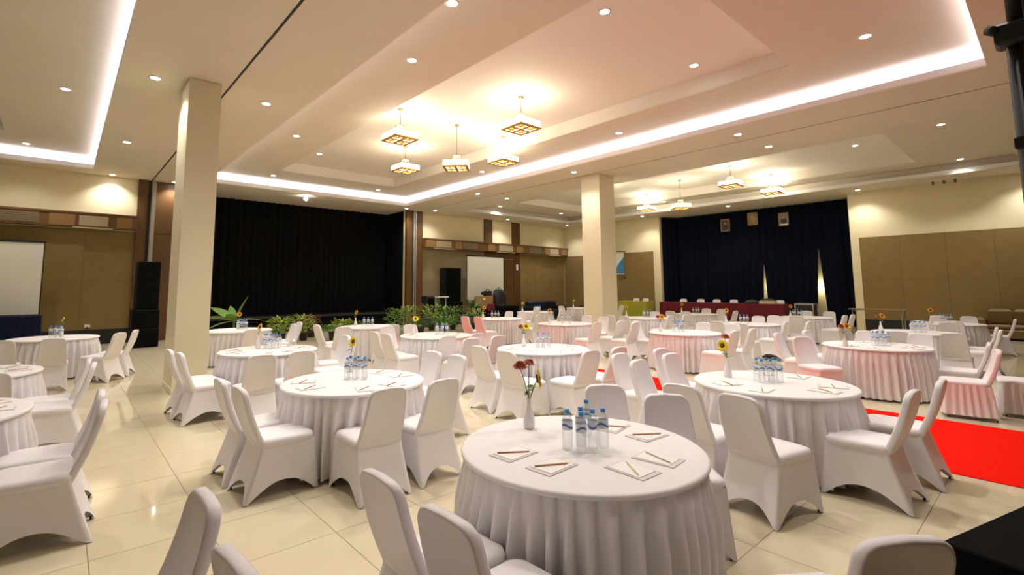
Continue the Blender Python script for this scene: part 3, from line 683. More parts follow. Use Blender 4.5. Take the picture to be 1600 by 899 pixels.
CHAIRS = [(1, 1.46, 2.01, 0), (1, 1.46, 1.53, 2.0), (1, 1.46, 1.06, 46.0), (1, 3.28, 2.31, -133.0), (1, 3.31, 1.79, -135.0), (1, 2.33, 0.68, 55.0), (24, 0.14, 2.27, -179.0), (24, 0.80, 1.74, 5.0), (2, 1.49, 5.03, -1.0), (2, 1.52, 4.53, 1.0), (2, 2.09, 4.0, 89.0), (2, 2.65, 4.02, 92.0), (2, 3.36, 5.34, -178.0), (2, 3.37, 4.85, -180.0), (4, 1.51, 7.94, 1.0), (4, 1.55, 7.47, 3.0), (4, 1.95, 6.86, 88.0), (4, 2.46, 6.92, 90.0), (4, 3.37, 8.2, -179.0), (4, 3.20, 7.54, 177.0), (5, 2.99, 11.06, 89.0), (5, 3.83, 11.76, 176.0), (5, 4.16, 12.3, 179.0), (6, 4.78, 11.03, 1.0), (6, 4.64, 10.39, 86.0), (6, 5.73, 10.21, 89.0), (7, 5.46, 9.14, -88.0), (7, 6.01, 9.21, -91.0), (7, 4.88, 8.5, -1.0), (7, 4.83, 7.98, 2.0), (7, 5.1, 7.25, 87.0), (7, 5.16, 6.70, 88.0), (7, 5.73, 7.25, 90.0), (7, 5.75, 6.70, 90.0), (8, 4.87, 5.39, 0.0), (8, 4.76, 4.76, 3.0), (8, 5.29, 4.39, 88.0), (8, 5.86, 4.36, 90.0), (9, 9.22, 11.26, 1.0), (9, 9.32, 10.80, 3.0), (9, 11.6, 12.61, -176.0), (9, 11.62, 11.97, -178.0), (9, 11.04, 10.7, 93.0), (11, 13.35, 12.98, 86.0), (11, 15.12, 14.6, -176.0), (12, 17.31, 14.57, 0.0), (11, 14.1, 12.39, 89.0), (10, 9.67, 7.54, 88.0), (10, 10.46, 7.42, 91.0), (10, 10.21, 6.87, 90.0), (10, 11.36, 9.07, -179.0), (10, 11.22, 8.4, 179.0), (13, 12.87, 8.85, -1.0), (12, 18.70, 13.31, 91.0), (12, 19.29, 13.36, 93.0), (13, 12.56, 8.18, 2.0), (13, 14.85, 8.94, -179.0), (15, 16.26, 8.76, -1.0), (13, 13.50, 7.82, 88.0), (15, 16.24, 8.24, 1.0), (13, 14.07, 7.73, 91.0), (15, 18.25, 8.80, -179.0), (15, 18.21, 8.23, 179.0), (15, 17.44, 7.68, 91.0), (14, 10.93, 5.44, -179.0), (14, 10.82, 4.81, 178.0), (14, 9.58, 4.36, 88.0), (14, 10.25, 4.41, 91.0), (16, 12.23, 5.39, -0.0), (16, 11.97, 4.77, 2.0), (14, 10.64, 6.43, -88.0), (16, 14.45, 5.55, -179.0), (16, 15.15, 5.4, -180.0), (16, 14.42, 4.98, 178.0), (17, 16.1, 4.92, 1.0), (16, 12.92, 4.57, 87.0), (16, 13.38, 4.25, 88.0), (18, 9.66, 2.98, -88.0), (18, 10.55, 2.78, -93.0), (17, 18.7, 5.61, -178.0), (17, 18.7, 4.98, 179.0), (17, 16.97, 4.4, 87.0), (17, 17.51, 4.34, 88.0), (3, 4.34, 2.12, -3.0), (3, 4.27, 1.58, -12.0), (18, 9.05, 2.54, -124.0), (3, 5.12, 1.17, 88.0), (3, 5.82, 1.17, 91.0), (3, 6.12, 3.21, -92.0), (3, 5.74, 2.86, -92.0), (3, 5.30, 3.28, -89.0), (3, 4.99, 2.82, -88.0), (18, 10.84, 2.34, -178.0), (19, 11.93, 1.99, 0.0), (18, 10.84, 1.68, 178.0), (19, 15.02, 2.22, -180.0), (20, 15.56, 1.72, 1.0), (20, 16.19, 1.69, 1.0), (20, 18.05, 2.23, -179.0), (20, 18.17, 1.67, 179.0), (19, 12.15, 1.3, 3.0), (19, 13.32, 1.22, 89.0), (19, 13.98, 1.27, 92.0), (20, 17.76, 1.13, 93.0), (18, 10.2, 1.12, 91.0), (21, -0.05, 11.44, 90.0), (21, 0.62, 11.86, 142.0), (21, 0.86, 12.36, 162.0), (21, -0.67, 11.51, 88.0), (22, -0.08, 7.65, 177.0), (22, -0.02, 7.13, 176.0), (22, -0.50, 7.25, 92.0), (23, -0.05, 5.14, 177.0), (23, -0.06, 4.65, 176.0)]
TD[24] = 'the hidden table below the left frame corner'
cnt = {}
byt = {}
for c in CHAIRS: byt.setdefault(c[0], []).append(c)
ORD = ['first', 'second', 'third', 'fourth', 'fifth', 'sixth', 'seventh']
for t, L_ in byt.items():
    sides = {}
    for c in L_:
        a_ = round(c[3] / 90.0) % 4; p = project(c[1], c[2], .6)
        sides.setdefault(a_, []).append((p[0] if p else 0, c))
    for a_, cs in sides.items():
        cs.sort(key=lambda q: q[0])
        side = {0: 'facing right', 1: 'facing away', 2: 'facing left', 3: 'facing camera'}[a_]
        for i, (px, c) in enumerate(cs):
            pos = '' if len(cs) == 1 else (' left one' if (i == 0 and len(cs) == 2) else ' right one' if len(cs) == 2 else ', %s from left' % ORD[i])
            if t != 24: lab = 'white chair at %s, %s%s' % (TD[t], side, pos)
            else: lab = 'white covered chair back at the bottom edge, %s' % ('its top rounded, left one' if i == 0 and a_ == 2 else 'second from the left corner')
            cx, cy = c[1], c[2]
            if t in TABLES:
                dx, dy = cx - TABLES[t][0], cy - TABLES[t][1]; dd = math.hypot(dx, dy); need = .85 if math.hypot(cx, cy) < 5.5 else .96
                if dd < need: cx, cy = TABLES[t][0] + dx / dd * need, TABLES[t][1] + dy / dd * need
            place_chair(cx, cy, c[3], lab, 'white covered banquet chairs around the round tables', far=math.hypot(c[1], c[2]) > 9)

# chair with a pleated seat valance beside the big pink table, and its neighbour
def valance_chair(x, y, deg, lab):
    e = empty('skirted_chair', (x, y, 0), rz=radians(deg - 90), label=lab, cat='chair', group='chairs with pleated seat valances')
    link('backrest', BACK, e); link('seat', SEAT, e)
    v = []; f = []; n = 160; nz = 6
    for j in range(nz):
        t = j / (nz - 1); z = .43 - t * .38
        for i in range(n):
            a_ = 2 * pi * i / n; c_, s_ = cos(a_), sin(a_)
            k = 1 / max(abs(c_), abs(s_)) ** .9
            r = (.222 + .03 * t) * k + .014 * min(1, t * 3) * sin(a_ * 26 + sin(a_ * 3))
            v.append((r * c_, r * s_ * 1.05 - .01, z))
    for j in range(nz - 1):
        for i in range(n): f.append((j * n + i, j * n + (i + 1) % n, (j + 1) * n + (i + 1) % n, (j + 1) * n + i))
    MB().add(v, f, True).obj('pleated_valance', MAT['skirt'], e)
    for a_, b_ in CB: link('foot', FOOT, e, loc=(a_ * .8, b_ * .75, 0))
valance_chair(9.12, 0.93, 100, 'white chair with pleated pink tinged seat skirt at the right edge of the red carpet')
valance_chair(9.70, 0.42, 98, 'low skirted white seat cut by the right edge beside the red carpet')

# ================================================================== TABLE SETTINGS
def bottle_meshes():
    body = [(.0, .0), (.024, .0), (.030, .006), (.031, .03), (.0285, .036), (.031, .044), (.0285, .052), (.031, .060), (.031, .10), (.031, .165), (.028, .178), (.019, .196), (.0125, .205), (.0125, .212)]
    b = MB().lathe(body, 16, cap=False).mesh('bottle_body', MAT['pet'])
    l = MB().lathe([(.0316, .115), (.0316, .166)], 20, cap=False).mesh('label_band', MAT['label'])
    c = MB().lathe([(.0145, .206), (.0150, .210), (.0148, .226), (.013, .229), (.0, .229)], 14, cap=False).mesh('cap', MAT['cap'])
    return b, l, c
BB, BL, BC = bottle_meshes()
def put_bottle(x, y, z, lab, grp):
    e = empty('water_bottle', (x, y, z), rz=random.uniform(0, 6.2), label=lab, cat='bottle', group=grp)
    link('bottle_body', BB, e); link('label_band', BL, e); link('cap', BC, e)
ZT = .7525
rxv, fwv = Vector((.76, -.65)), Vector((.65, .76))
CL = {1: [(2.323, 1.967), (2.334, 1.872), (2.425, 1.95), (2.611, 2.05), (2.436, 1.868), (2.50, 1.84)]}
TDs = {k: v for k, v in TD.items()}
def offs(t, r_, f_): c = TABLES[t]; return c[0] + rxv.x * r_ + fwv.x * f_, c[1] + rxv.y * r_ + fwv.y * f_
NM = ['front left', 'front middle', 'front right', 'back left', 'back middle', 'back right']
# centre offset (right, forward) of the cluster and vase on each table
CLO = {2: (0, .1, 6), 3: (-.02, .02, 6), 4: (-.02, .15, 6), 5: (.0, .2, 5), 6: (-.05, .1, 3), 7: (.12, .1, 5), 8: (.02, .12, 5), 9: (-.12, .1, 4), 10: (.03, .0, 4), 11: (.1, .1, 3), 13: (.12, .1, 4), 14: (-.08, .1, 6), 15: (.05, .1, 3), 16: (-.1, .1, 3), 17: (-.2, .1, 4), 18: (.05, -.05, 6), 19: (.0, -.1, 6), 20: (.05, .1, 5), 21: (-.02, .1, 5)}
for t, (r_, f_, n) in CLO.items():
    L_ = []
    sp = .085 if t in (2, 3, 8, 18) else .10
    for i in range(n):
        a_ = (i % 3 - 1) * sp + random.uniform(-.008, .008); b_ = (i // 3) * .09 - .045 + random.uniform(-.01, .01)
        L_.append(offs(t, r_ + a_, f_ + b_))
    CL[t] = L_
for t, L_ in CL.items():
    order = sorted(range(len(L_)), key=lambda i: (project(L_[i][0], L_[i][1], .8)[0]))
    for r_, i in enumerate(order):
        x, y = L_[i]
        lab = 'blue-capped bottle on %s, %s from left' % (TD[t], ORD[r_])
        put_bottle(x, y, ZT, lab, 'water bottles on the round tables')
# vases and flowers
VASE = MB().lathe([(.0, 0), (.030, 0), (.038, .012), (.040, .05), (.032, .09), (.019, .13), (.0145, .17), (.019, .198), (.016, .20), (.012, .17)], 20, cap=False).mesh('vase', MAT['vase'])
def ray_petals(n, r0, r1, w_, tilt, rows=1):
    v = []; f = []
    for q in range(rows):
        for i in range(n):
            a_ = 2 * pi * (i + .5 * q) / n + random.uniform(-.06, .06); rr_ = r1 * random.uniform(.85, 1.05) * (1 - .18 * q)
            d = Vector((cos(a_), sin(a_), 0)); s_ = Vector((-sin(a_), cos(a_), 0)); zt = tilt * random.uniform(.5, 1.4) + .006 * q
            p = [d * r0 - s_ * w_ * .4, d * r0 + s_ * w_ * .4, d * (r0 + rr_) * .62 + s_ * w_ * .6 + Vector((0, 0, zt)), d * rr_ + Vector((0, 0, zt * .4)), d * (r0 + rr_) * .62 - s_ * w_ * .6 + Vector((0, 0, zt))]
            b_ = len(v); v += [tuple(x) for x in p]; f += [(b_, b_ + 1, b_ + 2, b_ + 4), (b_ + 2, b_ + 3, b_ + 4)]
    return MB().add(v, f)
SUNP = ray_petals(18, .018, .055, .020, .008, 2).mesh('petals', MAT['petal'])
SUNY = ray_petals(18, .018, .055, .020, .008, 2).mesh('petals', MAT['petal_y'])
DISC = MB().lathe([(.0, .014), (.012, .013), (.021, .007), (.023, .0), (.018, -.008), (.0, -.010)], 14, cap=False).mesh('seed_disc', MAT['seed'])
CHR = ray_petals(16, .006, .042, .014, .012, 4).mesh('petals', MAT['petal_r'])
LEAF = MB().add([(0, 0, 0), (.022, .03, .006), (.016, .065, 0), (0, .085, -.008), (-.016, .065, 0), (-.022, .03, .006)], [(0, 1, 2, 3), (0, 3, 4, 5)]).mesh('leaf', MAT['leaf'])
def flower(kind_, base, head, face, lab, s_=1.0):
    s_ *= 1.2
    e = empty(kind_, base, label=lab, cat='flower', group='cut flowers in the table vases')
    h = Vector(head) - Vector(base); mid = h * .55 + Vector((.005, .004, .01))
    MB().tube([(0, 0, -.13), (0, 0, 0), tuple(mid), tuple(h)], .0035, 6).obj('stem', MAT['stem'], e)
    q = Vector(face).to_track_quat('Z', 'Y')
    pm = {'sunflower': SUNP, 'yellow_sunflower': SUNY, 'chrysanthemum': CHR}[kind_]
    o = link('petals', pm, e, loc=tuple(h)); o.rotation_mode = 'QUATERNION'; o.rotation_quaternion = q; o.scale = (s_,) * 3
    if kind_ != 'chrysanthemum':
        o = link('seed_disc', DISC, e, loc=tuple(h)); o.rotation_mode = 'QUATERNION'; o.rotation_quaternion = q; o.scale = (s_,) * 3
    for k in range(3 if kind_ != 'chrysanthemum' else 1):
        o = link('leaf', LEAF, e, loc=tuple(h * (.25 + .2 * k))); o.rotation_euler = (random.uniform(-.5, .6), random.uniform(-.3, .3), random.uniform(0, 6)); o.scale = (.8, .8, .8)
VS = {1: (2.464, 2.421), 2: (2.56, 5.35), 3: (5.40, 2.36), 4: (2.43, 8.4), 5: (3.25, 12.85), 6: (5.75, 11.8), 7: (5.55, 8.75), 8: (5.75, 5.75), 9: (10.15, 11.95), 10: (9.95, 8.98), 11: (13.95, 14.0), 12: (18.2, 14.9), 13: (13.6, 9.0), 14: (9.75, 5.63), 15: (16.9, 8.9), 16: (13.1, 5.7), 17: (17.0, 5.6), 18: (9.35, 2.35), 19: (13.25, 2.55), 20: (16.75, 2.2), 21: (.05, 13.4)}
camv = Vector((-.65, -.75, .1))
for t, (x, y) in VS.items():
    tx, ty = TABLES[t]; d = math.hypot(x - tx, y - ty)
    if d > .62: x = tx + (x - tx) * .62 / d; y = ty + (y - ty) * .62 / d
    link('flower_vase', VASE, None, loc=(x, y, ZT), label='slim white bud vase on ' + TD[t], cat='vase', group='white bud vases on the round tables')
    b = (x, y, ZT + .19)
    if t == 1:
        flower('chrysanthemum', b, (x - .04, y + .04, ZT + .40), (-.2, -.2, 1), 'rust red daisy on the foreground table, left one', 1.15)
        flower('chrysanthemum', (x + .004, y + .004, ZT + .19), (x + .022, y + .02, ZT + .415), (.3, -.1, 1), 'rust red daisy on the foreground table, right one', 1.0)
        flower('yellow_sunflower', (x + .004, y - .005, ZT + .19), (x + .06, y - .03, ZT + .325), (.72, -.66, .12), 'yellow sunflower seen edge on, on the foreground table', 1.15)
    elif t == 3:
        flower('chrysanthemum', b, (x + .02, y + .02, ZT + .40), (-.1, -.2, 1), 'rust red daisy in vase on ' + TD[t], 1.1)
        flower('yellow_sunflower', (x, y + .004, ZT + .19), (x - .05, y + .02, ZT + .33), (-.9, .1, .2), 'yellow sunflower in vase on ' + TD[t], 1.0)
    elif t in (8, 18, 7, 19, 9, 14):
        flower('chrysanthemum', b, (x - .03, y + .03, ZT + .31), (-.5, -.3, .7), 'rust orange daisy in vase on ' + TD[t], 1.0)
        flower('yellow_sunflower' if t in (8, 7) else 'sunflower', (x + .003, y, ZT + .19), (x + .03, y - .03, ZT + .32), (-.4, -.7, .5), 'yellow flower in vase on ' + TD[t], 1.0)
    else:
        k = 'yellow_sunflower' if t in (11, 12, 2, 21) else 'sunflower'
        fc = (-.55, -.8, .25) if t in (5, 15, 17, 16) else (-.9, -.2, .3)
        flower(k, b, (x + .02, y - .01, ZT + .34), fc, 'single sunflower in vase on ' + TD[t], .95)

# notepads and pencils
PADB = MB().bevbox(0, 0, .002, .165, .24, .004, .001).mesh('backing_board', MAT['paper_g'])
PADP = MB().bevbox(0, .006, .0055, .142, .195, .003, .0008).mesh('paper_sheets', MAT['paper'])
PEN = MB().tube([(0, -.095, .0), (0, .083, 0), (0, .095, 0)], [.0042, .0042, .001], 6).mesh('pencil_shaft', MAT['pencil'])
PENP = MB().tube([(0, -.095, .0), (0, .083, 0), (0, .095, 0)], [.0042, .0042, .001], 6).mesh('pencil_shaft', MAT['pencil_p'])
def pad(x, y, rz, pr_, side, tdesc, pale=False):
    e = empty('notepad', (x, y, ZT), rz=rz, label='white notepad at the %s of %s' % (side, tdesc), cat='notepad', group='notepads on the round tables')
    link('backing_board', PADB, e); link('paper_sheets', PADP, e)
    link('pencil', PENP if pale else PEN, None, loc=(x, y, ZT + .0115), rz=pr_, label='%s pencil on notepad, %s of %s' % ('pale' if pale else 'reddish', side, tdesc), cat='pencil', group='pencils on the notepads')
A1 = radians(40)
P1 = [(2.024, 2.114, 3, -34, 'left rim', 0), (2.036, 1.836, 3, -28, 'left front rim', 0), (2.311, 1.525, 88, -129, 'front rim', 1), (2.563, 1.525, 96, -107, 'right front rim', 1), (2.905, 1.80, -4, -36, 'right rim', 0), (2.895, 2.06, 12, -60, 'far rim', 0)]
for x, y, a_, pz, lab, pale in P1: pad(x, y, radians(a_ - 90), radians(pz - 90), lab, TD[1], pale)
for t in (2, 3, 4, 7, 8, 18, 22, 23):
    cx, cy = TABLES[t]; k = 0
    for a_ in (150, 190, 255, 290, 350, 30):
        x = cx + .50 * cos(radians(a_)); y = cy + .50 * sin(radians(a_))
        if min(math.hypot(x - bx, y - by) for bx, by in CL.get(t, [(99, 99)])) < .15: x = cx + .56 * cos(radians(a_)); y = cy + .56 * sin(radians(a_))
        pp = project(x, y, .75); 
        side = ['left rim', 'left front rim', 'front rim', 'right front rim', 'right rim', 'far right rim'][k]
        pad(x, y, radians(a_ - 90 + random.uniform(-12, 12)), radians(random.uniform(-70, -40)), side, TD[t]); k += 1

# ================================================================== BACKGROUND FURNITURE
# raised dais, maroon head table, lime table
MB().bevbox(22.45, 11.2, .12, 1.8, 8.4, .23, .01).obj('dais', MAT['grout'], label='low raised floor under the maroon and lime green head tables', cat='platform').location = (0, 0, -.005)
def draped_table(name, x0, x1, y0, y1, z0, zt, m_, lab, folds=True):
    e = empty(name, ((x0 + x1) / 2, (y0 + y1) / 2, z0), label=lab, cat='table'); hx, hy = (x1 - x0) / 2, (y1 - y0) / 2; h = zt - z0
    MB().bevbox(0, 0, h - .01, 2 * hx, 2 * hy, .02, .006).obj('tabletop_cover', m_, e)
    pts = []; per = [(-hx, -hy), (hx, -hy), (hx, hy), (-hx, hy), (-hx, -hy)]; L = 0
    for a_, b_ in zip(per[:-1], per[1:]):
        a_ = Vector(a_); b_ = Vector(b_); n = max(4, int((b_ - a_).length / .03)); d = (b_ - a_).normalized(); nn = Vector((d.y, -d.x))
        for i in range(n): pts.append((a_ + (b_ - a_) * i / n, nn, L + (b_ - a_).length * i / n))
        L += (b_ - a_).length
    v = []; f = []; nz = 6; n = len(pts)
    for j in range(nz):
        t = j / (nz - 1)
        for p, nn, s_ in pts:
            q = p + nn * (.018 * t * sin(2 * pi * s_ / .17 + sin(s_ * 3)) + .02 * t)
            v.append((q.x, q.y, (h - .012) * (1 - t) + .005 * t))
    for j in range(nz - 1):
        for i in range(n): f.append((j * n + i, j * n + (i + 1) % n, (j + 1) * n + (i + 1) % n, (j + 1) * n + i))
    MB().add(v, f, True).obj('cloth_drape', m_, e)
    for a_ in (-1, 1):
        for b_ in (-1, 1): MB().tube([(a_ * hx * .85, b_ * hy * .92, 0), (a_ * hx * .85, b_ * hy * .92, h - .03)], .015).obj('leg', MAT['metal'], e)
    return e
draped_table('head_table', 22.1, 22.8, 7.35, 12.75, .23, .99, MAT['maroon'], 'long maroon draped head table in front of the navy curtain')
draped_table('buffet_table', 21.9, 22.6, 13.35, 15.0, .23, 1.0, MAT['lime'], 'lime green draped table right of the middle pillar')
for i, yy in enumerate((12.16, 11.29, 10.53, 9.75)):
    e = place_chair(22.98, yy, 180, 'white covered chair behind the maroon head table, %s from the left' % ORD[i], 'chairs behind the head tables', far=True); e.location.z = .235
e = place_chair(22.98, 7.85, 180, 'white covered chair behind the right end of the maroon head table', 'chairs behind the head tables', far=True); e.location.z = .235
for i, yy in enumerate((14.75, 14.2)):
    e = place_chair(22.92, yy, 180, 'white covered chair behind the lime green table, %s one' % ('left', 'right')[i], 'chairs behind the head tables', far=True); e.location.z = .235
# bags and folded goods on the head table
def blob_bag(name, loc, sx, sy, sz, m_, lab, cat):
    e = empty(name, loc, label=lab, cat=cat)
    v = []; f = []; n = 16; nr = 8
    for j in range(nr + 1):
        ph = pi / 2 * j / nr
        for i in range(n):
            a_ = 2 * pi * i / n; k = (abs(cos(a_)) ** 4 + abs(sin(a_)) ** 4) ** -.25
            r = cos(ph) ** .6 * k * (1 + .06 * sin(3 * a_ + j)); v.append((sx / 2 * r * cos(a_), sy / 2 * r * sin(a_), sz * sin(ph) ** 1.0))
    for j in range(nr):
        for i in range(n): f.append((j * n + i, j * n + (i + 1) % n, (j + 1) * n + (i + 1) % n, (j + 1) * n + i))
    f.append(tuple(reversed(range(n))))
    MB().add(v, f, True).obj('bag_body', m_, e)
    MB().tube([(0, -sy * .2, sz * .9), (0, -sy * .12, sz * 1.08), (0, sy * .12, sz * 1.08), (0, sy * .2, sz * .9)], .012).obj('handle', m_, e)
    return e
blob_bag('equipment_bag', (22.4, 8.62, .992), .4, .55, .15, MAT['black_pl'], 'black equipment bag lying on the maroon table', 'bag')
e = empty('folded_linen', (22.3, 7.95, .992), label='stack of folded beige linen on the maroon table', cat='linen')
for k in range(3): MB().bevbox(0, 0, .02 + k * .04, .35, .62 - .02 * k, .036, .008).obj('folded_cloth', MAT['beige'], e)
blob_bag('equipment_bag', (22.4, 7.98, 1.116), .3, .6, .08, MAT['black_pl'], 'flat black bag on top of the folded beige linen', 'bag')
# equipment case at the curtain
e = empty('equipment_case', (22.7, 6.7, 0), label='black wheeled equipment case with metal edges by the navy curtain', cat='case')
MB().bevbox(0, 0, .55, .55, .62, .86, .02).obj('case_body', MAT['black_pl'], e)
for a_ in (-1, 1):
    for b_ in (-1, 1):
        MB().tube([(a_ * .27, b_ * .31, .10), (a_ * .27, b_ * .31, 1.02)], .018).obj('metal_edge', MAT['metal'], e)
        MB().lathe([(.03, 0), (.045, .03), (.045, .08), (.03, .11)], 10, a_ * .2, b_ * .24).obj('wheel', MAT['black_pl'], e)
MB().box(-.28, .28, -.32, .32, .97, 1.03).obj('metal_lid_rim', MAT['metal'], e)
MB().box(-.30, -.27, -.2, .2, .62, .70).obj('label_plate', MAT['label_w'], e)
# folding table by right wall
e = empty('folding_table', (22.3, 4.34, 0), label='brown folding table standing against the khaki wall on the right', cat='table')
MB().bevbox(0, 0, .87, .6, 1.64, .035, .008).obj('tabletop', MAT['table_brown'], e)
for b_ in (-.7, .7):
    for a_ in (-.24, .24): MB().tube([(a_, b_, 0), (a_, b_, .855)], .016).obj('leg', MAT['metal'], e)
    MB().tube([(-.24, b_, .2), (.24, b_, .2)], .012).obj('cross_bar', MAT['metal'], e)
    MB().tube([(0, b_, .80), (0, b_ * .6, .855)], .01).obj('brace', MAT['metal'], e)
# sofas
def sofa(x, y, rz, w_, m_, lab):
    e = empty('sofa', (x, y, 0), rz=rz, label=lab, cat='sofa')
    MB().bevbox(0, 0, .20, w_, .80, .26, .03).obj('base', m_, e)
    nq = 3 if w_ > 2 else 2; cw = (w_ - .4) / nq
    for k in range(nq):
        MB().bevbox(-w_ / 2 + .2 + cw * (k + .5), -.04, .40, cw - .02, .62, .16, .05).obj('seat_cushion', m_, e)
        MB().bevbox(-w_ / 2 + .2 + cw * (k + .5), .30, .70, cw - .02, .24, .52, .08).obj('back_cushion', m_, e)
    for a_ in (-1, 1):
        MB().bevbox(a_ * (w_ / 2 - .08), 0, .38, .22, .84, .62, .07).obj('armrest', m_, e)
        MB().tube([(a_ * (w_ / 2 - .15), -.3, 0), (a_ * (w_ / 2 - .15), -.3, .08)], .025).obj('foot', MAT['foot'], e)
sofa(20.6, 18.9, 0, 2.7, MAT['leather_b'], 'black leather sofa against the back wall left of the middle pillar')
sofa(22.75, 1.05, -pi / 2, 1.55, MAT['leather_t'], 'tan leather sofa against the khaki wall at the right edge')
sofa(22.6, 16.9, -pi / 2, 1.6, MAT['leather_b'], 'black leather armchair sofa against the wall just right of the middle pillar')
# projector screens
def screen(cx, y, w_, z0, z1, lab):
    e = empty('projector_screen', (cx, y, 0), label=lab, cat='screen')
    MB().box(-w_ / 2, w_ / 2, -.01, .01, z0, z1).obj('screen_sheet', MAT['screen'], e)
    MB().box(-w_ / 2 - .04, w_ / 2 + .04, -.03, .03, z1, z1 + .06).obj('top_casing', MAT['black_pl'], e)
    MB().box(-w_ / 2 - .02, w_ / 2 + .02, -.02, .02, z0 - .05, z0).obj('bottom_bar', MAT['black_pl'], e)
    MB().box(-w_ / 2 - .03, -w_ / 2, -.012, .012, z0, z1).obj('side_border', MAT['black_pl'], e); MB().box(w_ / 2, w_ / 2 + .03, -.012, .012, z0, z1).obj('side_border', MAT['black_pl'], e)
    MB().tube([(0, .05, .0), (0, .05, z1)], .018).obj('stand_pole', MAT['black_pl'], e)
    for a_ in (0, 2.1, 4.2): MB().tube([(0, .05, .35), (.22 * cos(a_), .05 + .22 * sin(a_), .02)], .012).obj('leg', MAT['black_pl'], e)
screen(-1.55, 19.2, 2.16, 1.0, 3.05, 'large white projector screen at the left edge of the view')
screen(16.42, 19.1, 2.44, 1.08, 3.28, 'white projector screen on a stand before the wooden door on the back wall')
e = draped_table('skirted_table', -2.9, -.38, 18.3, 18.9, 0, .99, MAT['navy_cloth'], 'navy draped table standing below the left projector screen')
# loudspeakers
def speaker(x, y, z, rz, w_, d_, h_, lab, sub=False):
    e = empty('loudspeaker', (x, y, z), rz=rz, label=lab, cat='speaker', group='black loudspeakers')
    MB().bevbox(0, 0, h_ / 2, w_, d_, h_, .02).obj('cabinet', MAT['black_box'], e)
    MB().bevbox(0, -d_ / 2 - .006, h_ / 2, w_ - .06, .014, h_ - .06, .004).obj('front_grille', MAT['black_mesh'], e)
    for a_ in (-1, 1): MB().tube([(a_ * (w_ / 2 + .01), -.06, h_ * .6), (a_ * (w_ / 2 + .03), 0, h_ * .6), (a_ * (w_ / 2 + .01), .06, h_ * .6)], .012).obj('handle', MAT['black_pl'], e)
speaker(1.93, 17.95, 0, 0, .70, .7, .55, 'wide black subwoofer on the floor at the bottom of the left speaker stack')
speaker(1.93, 17.95, .553, 0, .68, .68, .55, 'black bass cabinet in the middle of the left speaker stack')
speaker(1.95, 17.95, 1.106, 0, .58, .55, 1.42, 'tall black loudspeaker on top of the left speaker stack')
speaker(14.25, 19.2, 1.05, 0, .90, .5, 1.62, 'tall black loudspeaker before the back wall beside the right projector screen')
speaker(14.25, 19.2, 0, 0, 1.05, .6, 1.045, 'black bass cabinet under the tall loudspeaker by the right screen')
# mixing desk clutter right of the stage
e = empty('music_stand_table', (13.05, 18.3, 0), label='small pale topped table beside the tall black loudspeaker', cat='table')
MB().bevbox(0, 0, 1.30, .62, .4, .04, .008).obj('tabletop', MAT['lamp_off'], e)
for a_ in (-.27, .27): MB().tube([(a_, 0, 0), (a_, 0, 1.29)], .02).obj('leg', MAT['metal'], e)
e = empty('monitor_speaker', (12.45, 18.45, 0), label='black stage monitor cabinet at the right end of the dark stage', cat='speaker')
MB().bevbox(0, 0, .68, .42, .45, 1.35, .02).obj('cabinet', MAT['black_pl'], e); MB().bevbox(0, -.23, 1.0, .34, .02, .5, .004).obj('front_grille', MAT['black_mesh'], e)
e = draped_table('equipment_table', 14.95, 17.6, 17.9, 18.5, 0, .80, MAT['black'], 'black draped equipment table in front of the right projector screen')
e = empty('cardboard_box', (15.52, 18.2, .803), rz=.1, label='brown cardboard box with white sticker on the black equipment table', cat='box')
MB().bevbox(0, 0, .26, .82, .45, .50, .006).obj('box_body', MAT['card'], e)
MB().box(-.30, -.14, -.232, -.225, .32, .42).obj('sticker', MAT['label_w'], e)
MB().box(-.41, .41, -.03, .03, .51, .513).obj('packing_tape', MAT['leather_t'], e)
e = blob_bag('equipment_bag', (16.45, 18.15, .803), .80, .5, .84, MAT['leather_b'], 'large dark blue black bag piled beside the cardboard box', 'bag')
e = empty('video_camera', (15.72, 18.15, 1.313), label='black video camera resting above the cardboard box before the screen', cat='camera')
MB().bevbox(0, 0, .12, .40, .2, .24, .02).obj('camera_body', MAT['black_pl'], e); MB().tube([(-.20, 0, .13), (-.36, 0, .13)], .08, 14).obj('lens', MAT['black_pl'], e)
MB().tube([(-.12, 0, .23), (-.08, 0, .30), (.08, 0, .30), (.12, 0, .23)], .02).obj('handle', MAT['black_pl'], e)
e = empty('dark_side_chair', (15.5, 17.45, 0), label='dark red chair beside the black equipment table', cat='chair')
MB().bevbox(0, 0, .47, .45, .45, .06, .02).obj('seat', MAT['maroon'], e); MB().bevbox(0, .2, .78, .42, .05, .35, .02).obj('backrest', MAT['maroon'], e)
for a_ in (-.19, .19):
    for b_ in (-.19, .19): MB().tube([(a_, b_, 0), (a_, b_, .93 if b_ > 0 else .45)], .014).obj('leg', MAT['foot'], e)
# wall outlet and switch
e = empty('wall_outlet', (.67, YB - .05, .52), label='small white power outlet with plug on the left back wall', cat='outlet')
MB().bevbox(0, 0, .05, .14, .02, .10, .004).obj('cover_plate', MAT['lamp_off'], e); MB().bevbox(.01, -.03, .0, .05, .05, .05, .004).obj('plug', MAT['black_pl'], e)
MB().bevbox(0, 0, 0, .14, .03, .32, .006).obj('wall_control', MAT['lamp_off'], label='white control box on the wood right of the back door', cat='switch').location = (19.28, YB - .07, 2.84)
